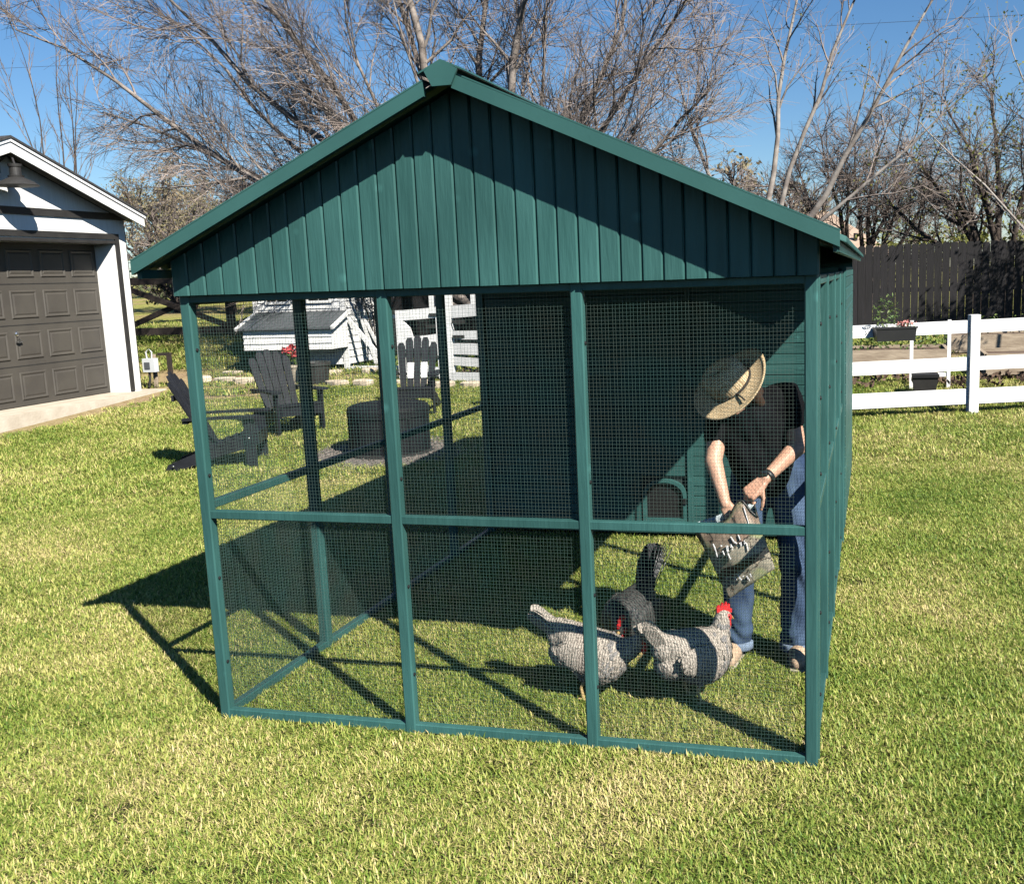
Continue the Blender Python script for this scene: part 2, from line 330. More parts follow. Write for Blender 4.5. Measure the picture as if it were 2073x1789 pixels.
# ------------------------------------------------------------------ the lawn
def build_ground():
    xs = np.concatenate([np.linspace(-400, -40, 12), np.linspace(-36, 24, 121), np.linspace(28, 400, 12)])
    ys = np.concatenate([np.linspace(-60, -8, 6), np.linspace(-7, 40, 95), np.linspace(45, 600, 18)])
    X, Y = np.meshgrid(xs, ys); Z = terr(X, Y)
    nx, ny = len(xs), len(ys)
    idx = np.arange(nx * ny).reshape(ny, nx)
    F = np.stack([idx[:-1, :-1], idx[:-1, 1:], idx[1:, 1:], idx[1:, :-1]], -1).reshape(-1, 4)
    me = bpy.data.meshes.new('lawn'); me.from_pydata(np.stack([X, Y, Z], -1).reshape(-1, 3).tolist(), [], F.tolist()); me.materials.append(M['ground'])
    a = me.attributes.new('dirt', 'FLOAT', 'POINT')
    xf, yf = X.ravel(), Y.ravel()
    d = np.maximum(dirt_mask(xf, yf), 0)
    a.data.foreach_set('value', d.astype(np.float32))
    a2 = me.attributes.new('thatch_shade', 'FLOAT', 'POINT')      # soil and thatch, darkened to paint in shade between the modelled blades
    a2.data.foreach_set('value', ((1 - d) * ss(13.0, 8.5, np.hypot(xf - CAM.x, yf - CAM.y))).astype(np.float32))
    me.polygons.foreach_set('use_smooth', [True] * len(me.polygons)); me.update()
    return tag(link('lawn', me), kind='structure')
def dirt_mask(x, y):
    # bare earth beside the garage slab, along the stone edging, behind the fences
    a = ss(0.75, 0.1, np.abs(x + 8.25)) * 0.8 * ss(5.5, 6.5, y) * ss(12, 10.6, y)
    b = ss(0.9, 0.2, np.abs(y - 11.9 - 0.0 * x)) * ss(-10, -9, x) * ss(-1.5, -3, x) * 0.8
    c = ss(10.6, 11.4, y) * ss(16, 14, y) * ss(1.6, 2.4, x) * 0.75
    e = 0.8 * ss(1.2, 0.3, np.hypot((x + 6.9) / 1.3, (y - 10.0) / 1.6))
    return np.clip(a + b + c + e, 0, 1)
lawn = build_ground()

def build_grass():
    rs = np.random.RandomState(3)
    src = bpy.data.collections.new('grass_tufts')          # source tufts, not part of the scene itself
    for t in range(8):
        vs_, fs_, sh = [], [], []
        for b in range(330):
            rr_ = 0.16 * math.sqrt(rs.uniform(0, 1)); th = rs.uniform(0, 2 * math.pi); bx, by = rr_ * math.cos(th), rr_ * math.sin(th)
            a = rs.uniform(0, 2 * math.pi); L = rs.uniform(0.018, 0.050); lean = rs.uniform(0.45, 1.50)
            wd = rs.uniform(0.0017, 0.0030); dx, dy = math.cos(a), math.sin(a); px, py = -dy, dx
            s0 = float(np.clip(rs.normal(0.50, 0.24), 0.02, 0.98)); base = len(vs_)
            for k, (tt, ww) in enumerate(((0, 0.8), (0.5, 1.0), (1.0, 0.0))):
                h = L * math.cos(lean * (0.35 + 0.65 * tt)) * tt; o = L * tt * math.sin(lean * (0.35 + 0.65 * tt))
                cx, cy = bx + dx * o, by + dy * o
                if ww > 0:
                    vs_ += [(cx - px * wd * ww, cy - py * wd * ww, h), (cx + px * wd * ww, cy + py * wd * ww, h)]; sh += [s0, s0]
                else: vs_.append((cx, cy, h)); sh.append(min(1, s0 + 0.1))
            fs_ += [(base, base + 1, base + 3, base + 2), (base + 2, base + 3, base + 4)]
        me = bpy.data.meshes.new('grass_tuft'); me.from_pydata(vs_, [], fs_); me.materials.append(M['blade'])
        at = me.attributes.new('shade', 'FLOAT', 'POINT'); at.data.foreach_set('value', np.array(sh, np.float32))
        src.objects.link(bpy.data.objects.new('grass_tuft', me))
    pts, scl = [], []
    def zone(x0, x1, y0, y1, dens, smin, smax, cond):
        sp = 1 / math.sqrt(dens); gx, gy = np.meshgrid(np.arange(x0, x1, sp), np.arange(y0, y1, sp)); n = gx.size      # jittered grid: even cover
        x = gx.ravel() + rs.uniform(-0.5, 0.5, n) * sp; y = gy.ravel() + rs.uniform(-0.5, 0.5, n) * sp
        k = cond(x, y)
        k &= rs.uniform(0, 1, n) > 0.92 * dirt_mask(x, y)
        k &= np.hypot(x + 2.3, y - 6.4) > 0.85 + 0.1 * rs.uniform(-1, 1, n)
        k &= ~((y > 3.28) & (y < 5.66) & (x > 0.02) & (x < 2.52))
        k &= ~((x < -8.0) & (y > 4) & (y < 10.8))
        x, y = x[k], y[k]; pts.append(np.stack([x, y, terr(x, y) - 0.004], -1)); scl.append(rs.uniform(smin, smax, len(x)))
    cx, cy = CAM.x, CAM.y
    def infr(x, y):
        dx, dy = x - cx, y - cy; d = dx * _f.x + dy * _f.y; s = dx * _r.x + dy * _r.y
        return (d > 0.6) & (s / np.maximum(d, .1) > -0.75) & (s / np.maximum(d, .1) < 0.60)
    dist = lambda x, y: np.hypot(x - cx, y - cy)
    zone(-6, 7.5, -3.2, 4.0, 112, 0.60, 1.0, lambda x, y: infr(x, y) & (dist(x, y) < 6.0))
    zone(-9, 9, -2, 8.0, 72, 0.72, 1.1, lambda x, y: infr(x, y) & (dist(x, y) >= 6.0) & (dist(x, y) < 10.0))
    zone(-12, 9, 2, 14, 26, 1.2, 1.7, lambda x, y: infr(x, y) & (dist(x, y) >= 10.0) & (dist(x, y) < 17.0))
    zone(-20, 8, 9, 26, 8, 1.8, 3.0, lambda x, y: infr(x, y) & (dist(x, y) >= 17.0) & (dist(x, y) < 30.0))
    P_ = np.concatenate(pts); S_ = np.concatenate(scl).astype(np.float32)
    me = bpy.data.meshes.new('grass'); me.vertices.add(len(P_)); me.vertices.foreach_set('co', P_.ravel())
    a = me.attributes.new('sc', 'FLOAT', 'POINT'); a.data.foreach_set('value', S_)
    me.materials.append(M['blade'])
    o = link('grass', me); tag(o, 'short mown lawn grass, green blades mixed with straw-coloured ones', 'grass', kind='stuff')
    ng = bpy.data.node_groups.new('grass_scatter', 'GeometryNodeTree'); o.modifiers.new('scatter', 'NODES').node_group = ng
    ng.interface.new_socket('Geometry', in_out='INPUT', socket_type='NodeSocketGeometry'); ng.interface.new_socket('Geometry', in_out='OUTPUT', socket_type='NodeSocketGeometry')
    n = ng.nodes; l = ng.links
    gi = n.new('NodeGroupInput'); go = n.new('NodeGroupOutput'); ip = n.new('GeometryNodeInstanceOnPoints'); ci = n.new('GeometryNodeCollectionInfo')
    ci.inputs['Collection'].default_value = src; ci.inputs['Separate Children'].default_value = True; ci.inputs['Reset Children'].default_value = True
    ip.inputs['Pick Instance'].default_value = True
    ri = n.new('FunctionNodeRandomValue'); ri.data_type = 'INT'; ri.inputs['Min'].default_value = 0; ri.inputs['Max'].default_value = 7
    rr = n.new('FunctionNodeRandomValue'); rr.data_type = 'FLOAT_VECTOR'; rr.inputs[0].default_value = (-0.04, -0.04, 0); rr.inputs[1].default_value = (0.04, 0.04, 6.283)
    na = n.new('GeometryNodeInputNamedAttribute'); na.data_type = 'FLOAT'; na.inputs[0].default_value = 'sc'
    l.new(gi.outputs[0], ip.inputs['Points']); l.new(ci.outputs[0], ip.inputs['Instance']); l.new(ri.outputs['Value'] if ri.outputs['Value'].enabled else ri.outputs[2], ip.inputs['Instance Index'])
    l.new(rr.outputs[0], ip.inputs['Rotation']); l.new(na.outputs[0], ip.inputs['Scale']); l.new(ip.outputs[0], go.inputs[0])
    return o
grass = build_grass()

# ------------------------------------------------------------------ the green chicken run and hen house
W = 2.54; HH = 1.80; LEN = 5.66; D = 3.264; OV = 0.186; EV = 0.0706; ZE = 1.887; ZR = 2.492; SL = (ZR - ZE) / (W / 2 + EV)
run = thing('chicken_run', 'dark teal walk-in chicken run with gable roof and wire mesh walls', 'chicken run')
FX = [0.03, 0.898, 1.671, 2.51]; SY = [0.0, 0.85, 1.70, 2.555]
def zf(x): return ZR - SL * abs(x - W / 2)
def part(name, mb, m, parent=run, smooth=False): return mb.build(name, m, parent, smooth)
PW = 0.046
for i, x in enumerate(FX):
    part('post', MB().bar((x, 0.003, -0.02), (x, 0.003, HH), PW, PW, (0, 1, 0), bev=0.005), M['teal'])
part('post', MB().bar((2.517, 0.060, -0.02), (2.517, 0.060, HH), 0.04, 0.05, (0, 1, 0), bev=0.004), M['teal'])
for side_x in (0.03, 2.51):
    for y in SY[1:]:
        part('post', MB().bar((side_x, y, -0.02), (side_x, y, HH), 0.05, 0.05, (0, 1, 0), bev=0.005), M['teal'])
for a, b in zip(FX[:-1], FX[1:]):
    part('rail', MB().bar((a + PW/2, 0.002, 0.896), (b - PW/2, 0.002, 0.896), 0.036, 0.034, bev=0.003), M['teal'])
    part('rail', MB().bar((a + PW/2, 0.002, 0.022), (b - PW/2, 0.002, 0.022), 0.036, 0.036, bev=0.003), M['teal'])
    part('rail', MB().bar((a + PW/2, 0.004, 1.785), (b - PW/2, 0.004, 1.785), 0.036, 0.030, bev=0.003), M['teal'])
for side_x in (0.03, 2.51):
    ys_ = SY + [D - 0.03]
    for a, b in zip(ys_[:-1], ys_[1:]):
        for z, h in ((0.932, 0.034), (0.022, 0.036), (1.78, 0.036)):
            part('rail', MB().bar((side_x, a + 0.025, z), (side_x, b - 0.025, z), 0.036, h, bev=0.003), M['teal'])
# wire mesh, bay by bay
PITCH = 0.0135; WR = 0.00063
def mesh_panel(p0, du, L, z0, z1, off):
    mb = MB(); du = Vector(du); off = Vector(off); p0 = Vector(p0)
    k = PITCH / 2
    while k < L:
        p = p0 + du * (k + rnd.uniform(-.0009, .0009)) + off; e_ = du * rnd.uniform(-.0015, .0015); mb.bar((p.x, p.y, z0), (p.x + e_.x, p.y + e_.y, z1), WR, WR, (0, 1, 0)); k += PITCH
    z = z0 + PITCH / 2
    while z < z1:
        a = p0 + off * 1.0; b = p0 + du * L + off; e = off.normalized() * WR
        mb.bar((a.x + e.x, a.y + e.y, z + rnd.uniform(-.0009, .0009)), (b.x + e.x, b.y + e.y, z + rnd.uniform(-.0015, .0015)), WR, WR); z += PITCH
    return mb
for a, b in zip(FX[:-1], FX[1:]):
    for z0, z1 in ((0.04, 0.880), (0.912, 1.77)):
        part('mesh_panel', mesh_panel((a + PW/2 - 0.012, 0, 0), (1, 0, 0), b - a - PW + 0.024, z0, z1, (0, 0.014, 0)), M['wire'])
for side_x, sg in ((0.03, 1), (2.51, -1)):
    ys_ = SY + [D - 0.03]
    for a, b in zip(ys_[:-1], ys_[1:]):
        for z0, z1 in ((0.04, 0.915), (0.949, 1.763)):
            part('mesh_panel', mesh_panel((side_x, a + 0.015, 0), (0, 1, 0), b - a - 0.03, z0, z1, (0.012 * sg, 0, 0)), M['wire'])
# bolts
def bolt(p, axis):
    ax = Vector(axis); q = Vector((0, 0, 1)).rotation_difference(ax).to_matrix()
    return MB().lathe(p, [(0.0075, 0), (0.0075, 0.004), (0.004, 0.006)], 8, 0, q)
for x in FX[:-1]:
    for z in (0.25, 0.62, 1.06, 1.58):
        part('bolt', bolt((x + PW/2, 0.0, z), (1, 0, 0)), M['black'])
for y in SY[1:] + [0.06]:
    for z in (0.25, 0.62, 1.06, 1.34, 1.58):
        part('bolt', bolt((2.537, y + rnd.uniform(-.01, .01), z + rnd.uniform(-.05, .05)), (1, 0, 0)), M['black'])
# gable: backing, boards, roof underlay
part('gable_backing', MB().prism([(0.0, -0.022, 1.803), (W, -0.022, 1.803), (W, -0.022, zf(W) + 0.02), (W/2, -0.022, ZR + 0.02), (0, -0.022, zf(0) + 0.02)], (0, 0.012, 0)), M['dark'])
NBO = 33; bw = W / NBO
for i in range(NBO):
    x0 = i * bw + 0.0012; x1 = (i + 1) * bw - 0.0012; c = 0.006; y0 = -0.046 + rnd.uniform(-.0012, .0012); yb = -0.0235; mb = MB()
    zb = 1.800 + rnd.uniform(-0.0008, 0.0008)
    pr = [(x0, yb), (x0, y0 + c), (x0 + c, y0), (x1 - c, y0), (x1, y0 + c), (x1, yb)]
    n_ = len(pr); tops = []
    for (x, y) in pr: tops.append((x, y, zf(x) + 0.015))
    mb.add([(x, y, zb) for x, y in pr] + tops, [tuple(range(n_-1, -1, -1)), tuple(range(n_, 2*n_))] + [(k, (k+1) % n_, n_ + (k+1) % n_, n_ + k) for k in range(n_)])
    part('board', mb, M['teal'])
# back gable of the roof (solid)
part('gable_backing', MB().prism([(0.0, LEN - 0.03, 1.80), (W, LEN - 0.03, 1.80), (W, LEN - 0.03, zf(W) + 0.02), (W/2, LEN - 0.03, ZR + 0.02), (0, LEN - 0.03, zf(0) + 0.02)], (0, 0.02, 0)), M['tealh'])
# rake trim
for sgn in (-1, 1):
    xe = W/2 + sgn * (W/2 + EV); xi = W/2 + sgn * (0.075 if sgn < 0 else 0.03)
    part('rake_trim', MB().prism([(xe, -OV, zf(xe)), (xi, -OV, zf(xi)), (xi, -OV, zf(xi) + 0.050), (xe, -OV, zf(xe) + 0.050)], (0, 0.022, 0)), M['tealm'])
    part('rake_trim', MB().prism([(xe, -OV, zf(xe) + 0.0515), (xi, -OV, zf(xi) + 0.0515), (xi, -OV, zf(xi) + 0.057), (xe, -OV, zf(xe) + 0.057)], (0, 0.075, 0)), M['tealm'])
    part('eave_board', MB().bar((xe - sgn * 0.012, -OV + 0.03, zf(xe) + 0.002), (xe - sgn * 0.012, LEN + 0.1, zf(xe) + 0.002), 0.02, 0.034), M['teal'])
    for k in range(6):
        xr = W/2 + sgn * (0.2 + k * 0.19)
        part('purlin', MB().bar((xr, 0.03, zf(xr) + 0.002), (xr, LEN + 0.1, zf(xr) + 0.002), 0.035, 0.036), M['teal'])
# corrugated sheets
def roof_sheet(sgn):
    mb = MB(); y = -OV + 0.012; end = LEN + 0.13; prof = []; PIT = 0.11; hh = 0.018
    while y < end:
        for dy, dz in ((0, 0), (0.035, 0), (0.05, hh), (0.085, hh), (0.1, 0)):
            if y + dy <= end: prof.append((y + dy, dz))
        y += PIT
    xo = W/2 + sgn * (W/2 + EV + 0.020); xi = W/2 + sgn * 0.005
    vs_ = []; th = 0.003
    for (y, dz) in prof:
        for x, t in ((xi, 0), (xo, 0), (xo, th), (xi, th)):
            vs_.append((x, y, zf(x) + 0.022 + dz + t))
    fs_ = []
    for i in range(len(prof) - 1):
        for k in range(4): fs_.append((i*4 + k, i*4 + (k+1) % 4, (i+1)*4 + (k+1) % 4, (i+1)*4 + k))
    fs_ += [(3, 2, 1, 0), tuple((len(prof)-1)*4 + k for k in range(4))]
    return mb.add(vs_, fs_)
for sgn in (-1, 1): part('roof_sheet', roof_sheet(sgn), M['tealm'])
# ridge cap
zt = ZR + 0.082; cw = 0.085
rc = MB().prism([(W/2 - cw, -OV - 0.014, zt - cw * SL), (W/2, -OV - 0.014, zt), (W/2 + cw, -OV - 0.014, zt - cw * SL), (W/2 + cw, -OV - 0.014, zt - cw * SL - 0.006), (W/2, -OV - 0.014, zt - 0.006), (W/2 - cw, -OV - 0.014, zt - cw * SL - 0.006)], (0, LEN + OV + 0.16, 0))
rcap = part('ridge_cap', rc, M['tealm'])
MB().prism([(W/2 - 0.062, -OV - 0.016, zt - 0.036), (W/2 - 0.035, -OV - 0.016, zt - 0.088), (W/2 + 0.035, -OV - 0.016, zt - 0.088), (W/2 + 0.062, -OV - 0.016, zt - 0.036), (W/2, -OV - 0.016, zt - 0.004)], (0, 0.012, 0)).build('end_plate', M['tealm'], rcap)
# hen house
hb = 0.0695
part('wall_core', MB().box((0.02, D + 0.012, 0.06), (W - 0.02, LEN - 0.03, 1.80)), M['dark'])
z = 0.09; PXL, PXR, PZ0, PZ1 = 1.165, 1.485, 0.115, 0.425
while z < 1.79:
    segs = [(0.045, W - 0.045)]
    if z < PZ1 and z + hb > PZ0: segs = [(0.045, PXL), (PXR, W - 0.045)]
    for a, b in segs:
        y1 = D + 0.012; c = 0.005; yf_ = D - 0.008 + rnd.uniform(-.001, .001)
        pr = [(y1, z + .001), (yf_ + c, z + .001), (yf_, z + c), (yf_, z + hb - c), (yf_ + c, z + hb - .0015), (y1, z + hb - .0015)]
        part('board', MB().prism([(a, y_, z_) for y_, z_ in pr], (b - a, 0, 0)), M['tealh'])
    c = 0.005; xf_ = W + 0.006
    pr = [(W - 0.02, z + .001), (xf_ - c, z + .001), (xf_, z + c), (xf_, z + hb - c), (xf_ - c, z + hb - .0015), (W - 0.02, z + hb - .0015)]
    part('board', MB().prism([(x_, D + 0.045, z_) for x_, z_ in pr], (0, LEN - D - 0.09, 0)), M['tealh'])
    z += hb
for (x, y) in ((0.03, D + 0.0), (W - 0.028, D + 0.0), (0.03, LEN - 0.03), (W - 0.028, LEN - 0.03)):
    part('post', MB().bar((x, y, -0.02), (x, y, HH), 0.056, 0.056, (0, 1, 0), bev=0.004), M['teal'])
part('sill', MB().bar((0.06, D - 0.004, 0.062), (W - 0.06, D - 0.004, 0.062), 0.05, 0.05, bev=0.003), M['tealh'])
# pop door: frame round an arched opening
def arch(xl, xr, z0, zs, zt_, n=12):
    pts = [(xl, z0), (xl, zs)]
    for k in range(1, n): a = math.pi * (1 - k / n); pts.append(((xl + xr) / 2 + (xr - xl) / 2 * math.cos(a), zs + (zt_ - zs) * math.sin(a)))
    return pts + [(xr, zs), (xr, z0)]
inner = arch(1.195, 1.455, 0.140, 0.300, 0.395); outer = arch(1.170, 1.480, 0.118, 0.310, 0.420)
mb = MB(); n_ = len(inner); vs_ = [(x, D - 0.022, z_) for x, z_ in inner] + [(x, D - 0.022, z_) for x, z_ in outer] + [(x, D + 0.01, z_) for x, z_ in inner] + [(x, D + 0.01, z_) for x, z_ in outer]
fs_ = []
for k in range(n_):
    j = (k + 1) % n_
    fs_ += [(k, j, n_ + j, n_ + k), (k, 2*n_ + k, 2*n_ + j, j), (n_ + k, n_ + j, 3*n_ + j, 3*n_ + k)]
pd = part('pop_door', mb.add(vs_, fs_), M['tealh'])
MB().prism([(x, D + 0.004, z_) for x, z_ in inner], (0, 0.005, 0)).build('opening', M['black'], pd)
MB().box((1.455, D - 0.032, 0.245), (1.480, D - 0.022, 0.285)).build('latch', M['black'], pd)
part('frame_strip', MB().bar((1.14, D - 0.016, 0.10), (1.14, D - 0.016, 0.46), 0.03, 0.016, (0, 1, 0)), M['teal'])
part('frame_strip', MB().bar((1.51, D - 0.016, 0.10), (1.51, D - 0.016, 1.79), 0.04, 0.016, (0, 1, 0)), M['teal'])
part('frame_strip', MB().bar((1.02, D - 0.018, 0.102), (1.56, D - 0.018, 0.102), 0.02, 0.03), M['tealh'])

# ------------------------------------------------------------------ white garage
GX, GY, GZ = -8.63, 10.47, 0.27
gar = thing('garage', 'white garage with dark brown panelled door and black trim', 'garage')
def gpart(name, mb, m, parent=gar, smooth=False): return mb.build(name, m, parent, smooth)
GP = GY - 2.42; GL = GY - 4.84
def gr(y): return 3.70 - 0.35 * abs(y - GP)          # underside of the rake board
OPR, OPL, OPT = GY - 0.25, GL + 0.25, 2.60
gpart('slab', MB().box((GX - 6.1, GL - 0.2, -0.1), (GX + 0.30, GY + 0.22, GZ)), M['concrete'])
gpart('front_wall', MB().box((GX - 0.1, OPR, GZ), (GX, GY, OPT)), M['whitev'])
gpart('front_wall', MB().box((GX - 0.1, GL, GZ), (GX, OPL, OPT)), M['whitev'])
gpart('front_wall', MB().prism([(GX, GL, OPT), (GX, GY, OPT), (GX, GY, gr(GY) + 0.08), (GX, GP, 3.78), (GX, GL, gr(GL) + 0.08)], (-0.1, 0, 0)), M['whitev'])
gpart('side_wall', MB().box((GX - 6, GY - 0.1, GZ), (GX - 0.102, GY - 0.002, gr(GY) + 0.06)), M['whitev'])
gpart('side_wall', MB().box((GX - 6, GL + 0.002, GZ), (GX - 0.102, GL + 0.1, gr(GL) + 0.06)), M['whitev'])
gpart('back_wall', MB().prism([(GX - 6, GL + 0.1, GZ), (GX - 6, GY - 0.1, GZ), (GX - 6, GY - 0.1, gr(GY) + 0.06), (GX - 6, GP, 3.74), (GX - 6, GL + 0.1, gr(GL) + 0.06)], (0.1, 0, 0)), M['whitev'])
gpart('jamb', MB().box((GX - 0.40, OPR - 0.03, GZ), (GX - 0.002, OPR, OPT - 0.032)), M['white'])
gpart('jamb', MB().box((GX - 0.40, OPL, GZ), (GX - 0.002, OPL + 0.03, OPT - 0.032)), M['white'])
gpart('jamb', MB().box((GX - 0.40, OPL, OPT - 0.03), (GX - 0.002, OPR, OPT)), M['white'])
gpart('door_trim', MB().box((GX + 0.002, OPR, GZ + 0.02), (GX + 0.022, OPR + 0.085, OPT + 0.12)), M['btrim'])
gpart('door_trim', MB().box((GX + 0.002, OPL - 0.085, GZ + 0.02), (GX + 0.022, OPL, OPT + 0.12)), M['btrim'])
gpart('door_trim', MB().box((GX + 0.002, OPL, OPT + 0.035), (GX + 0.024, OPR, OPT + 0.12)), M['btrim'])
gpart('door_trim', MB().box((GX + 0.002, OPL, OPT - 0.028), (GX + 0.020, OPR, OPT + 0.018)), M['btrim'])
gpart('band', MB().box((GX + 0.002, GL, 2.93), (GX + 0.028, GY, 3.03)), M['btrim'])
gpart('corner_shade_strip', MB().box((GX - 0.09, GY + 0.001, GZ + 0.02), (GX - 0.005, GY + 0.022, gr(GY))), M['btrim'])  # dark strip standing in for shade on the side wall at the corner
for sgn in (1, -1):
    ye = GP + sgn * 2.50; xa = GX + 0.30
    rb = gpart('rake_board', MB().prism([(xa, GP, gr(GP)), (xa, ye, gr(ye)), (xa, ye, gr(ye) + 0.125), (xa, GP, gr(GP) + 0.135)], (0.022, 0, 0)), M['white'])
    MB().prism([(xa, GP, gr(GP) + 0.138), (xa, ye + sgn * 0.02, gr(ye + sgn * 0.02) + 0.130), (xa, ye + sgn * 0.02, gr(ye + sgn * 0.02) + 0.172), (xa, GP, gr(GP) + 0.18)], (0.04, 0, 0)).build('drip_edge', M['white'], rb)
    gpart('roof', MB().prism([(xa + 0.055, GP, gr(GP) + 0.183), (xa + 0.055, ye + sgn * 0.05, gr(ye + sgn * 0.05) + 0.176), (xa + 0.055, ye + sgn * 0.05, gr(ye + sgn * 0.05) + 0.205), (xa + 0.055, GP, gr(GP) + 0.215)], (-6.6, 0, 0)), M['shingle'])
    gpart('soffit', MB().prism([(xa - 0.003, GP, gr(GP) + 0.09), (xa - 0.003, ye, gr(ye) + 0.09), (xa - 0.003, ye, gr(ye) + 0.11), (xa - 0.003, GP, gr(GP) + 0.11)], (-0.298, 0, 0)), M['whitev'])
# door
dx = GX - 0.35; dw = (OPR - 0.03 - OPL - 0.03); dh = OPT - 0.03 - GZ
gd = gpart('garage_door', MB().box((dx - 0.05, OPL + 0.032, GZ + 0.01), (dx, OPR - 0.032, OPT - 0.034)), M['gdoor'])
NC, NR = 7, 4
def raised(y0, y1, z0, z1):
    mb = MB(); e = dx + 0.003
    def ring(i, h): return [(e + h, y0 + i, z0 + i), (e + h, y1 - i, z0 + i), (e + h, y1 - i, z1 - i), (e + h, y0 + i, z1 - i)]
    rs_ = [ring(0, 0.0), ring(0.012, 0.014), ring(0.024, 0.014), ring(0.045, 0.003), ring(0.07, 0.012)]
    vs_ = [p for r in rs_ for p in r]; fs_ = []
    for i in range(len(rs_) - 1):
        for k in range(4): fs_.append((i*4 + k, i*4 + (k+1) % 4, (i+1)*4 + (k+1) % 4, (i+1)*4 + k))
    fs_.append(tuple(len(vs_) - 4 + k for k in range(4))); return mb.add(vs_, fs_)
for r_ in range(NR):
    for c_ in range(NC):
        y0 = OPL + 0.032 + (dw - 0.004) * c_ / NC; y1 = OPL + 0.032 + (dw - 0.004) * (c_ + 1) / NC; z0 = GZ + dh * r_ / NR; z1 = GZ + dh * (r_ + 1) / NR
        raised(y0 + 0.06, y1 - 0.06, z0 + 0.09, z1 - 0.09).build('panel', M['gdoor'], gd)
    if r_: MB().box((dx + 0.001, OPL + 0.04, GZ + dh * r_ / NR - 0.006), (dx + 0.004, OPR - 0.04, GZ + dh * r_ / NR + 0.006)).build('section_joint', M['btrim'], gd)
mb = MB().lathe((dx + 0.004, GY - 2.02, 1.30), [(0.035, 0), (0.035, 0.02), (0.02, 0.03)], 12, 0, Matrix.Rotation(math.pi/2, 3, 'Y')); mb.bar((dx + 0.04, GY - 2.02, 1.17), (dx + 0.04, GY - 2.02, 1.24), 0.03, 0.02); mb.bar((dx + 0.045, GY - 2.07, 1.19), (dx + 0.045, GY - 1.97, 1.19), 0.02, 0.02)
mb.build('handle', M['chrome'], gd)
# barn lamp under the gable
lx, ly, lz = GX + 0.30, GP + 0.06, 3.27
lp = gpart('barn_lamp', MB().lathe((lx, ly, lz), [(0.27, 0), (0.275, 0.006), (0.20, 0.06), (0.115, 0.10), (0.095, 0.11), (0.10, 0.135), (0.075, 0.14), (0.07, 0.24), (0.08, 0.25), (0.085, 0.285), (0.03, 0.29)], 22), M['btrim'], smooth=False)
MB().tube([(lx, ly, lz + 0.28), (lx - 0.02, ly, lz + 0.36), (lx - 0.12, ly, lz + 0.40), (lx - 0.24, ly, lz + 0.33), (lx - 0.30, ly, lz + 0.25)], 0.014, 8).build('gooseneck', M['btrim'], lp)
MB().box((lx - 0.303, ly - 0.05, lz + 0.19), (lx - 0.288, ly + 0.05, lz + 0.31)).build('mount', M['btrim'], lp)
MB().ball((lx, ly, lz + 0.05), (0.045, 0.045, 0.06)).build('bulb', M['plasticg'], lp)
vn = gpart('gable_vent', MB().box((GX + 0.002, GP - 0.52, 3.22), (GX + 0.03, GP - 0.20, 3.58)), M['btrim'])
for k in range(5): MB().bar((GX + 0.036, GP - 0.50, 3.26 + k * 0.07), (GX + 0.036, GP - 0.22, 3.26 + k * 0.07), 0.02, 0.02).build('louvre', M['btrim'], vn)

# utility box on a short post at the garage corner
ub = thing('utility_box', 'pale grey utility box on a short post at the garage corner', 'utility box', (-8.66, 10.78, tz(-8.66, 10.78)))
MB().box((-0.11, -0.05, 0.28), (0.11, 0.06, 0.50)).build('box', M['plasticg'], ub)
MB().box((-0.07, -0.06, 0.33), (0.03, -0.051, 0.44)).build('cover', M['greyroof'], ub)
MB().bar((0.0, 0.1, -0.05), (0.0, 0.1, 0.56), 0.05, 0.05).build('post', M['rawwood'], ub)
MB().tube([(-0.05, 0, 0.50), (-0.06, 0, 0.60), (0.0, 0, 0.66), (0.05, 0, 0.60), (0.04, 0, 0.50)], 0.012, 8).build('conduit_loop', M['plasticg'], ub)
MB().tube([(-0.03, 0, 0.28), (-0.03, 0, 0.16), (-0.06, 0, 0.03)], 0.02, 8).build('conduit', M['btrim'], ub)
sp_ = thing('short_wooden_post', 'short dark wooden post with a crosspiece just right of the utility box', 'post', (-8.42, 10.95, tz(-8.42, 10.95)))
MB().bar((0, 0, -0.05), (0, 0, 0.52), 0.06, 0.06).build('post', M['bwood'], sp_)
MB().bar((-0.2, 0, 0.545), (0.035, 0, 0.545), 0.05, 0.045).build('crosspiece', M['bwood'], sp_)

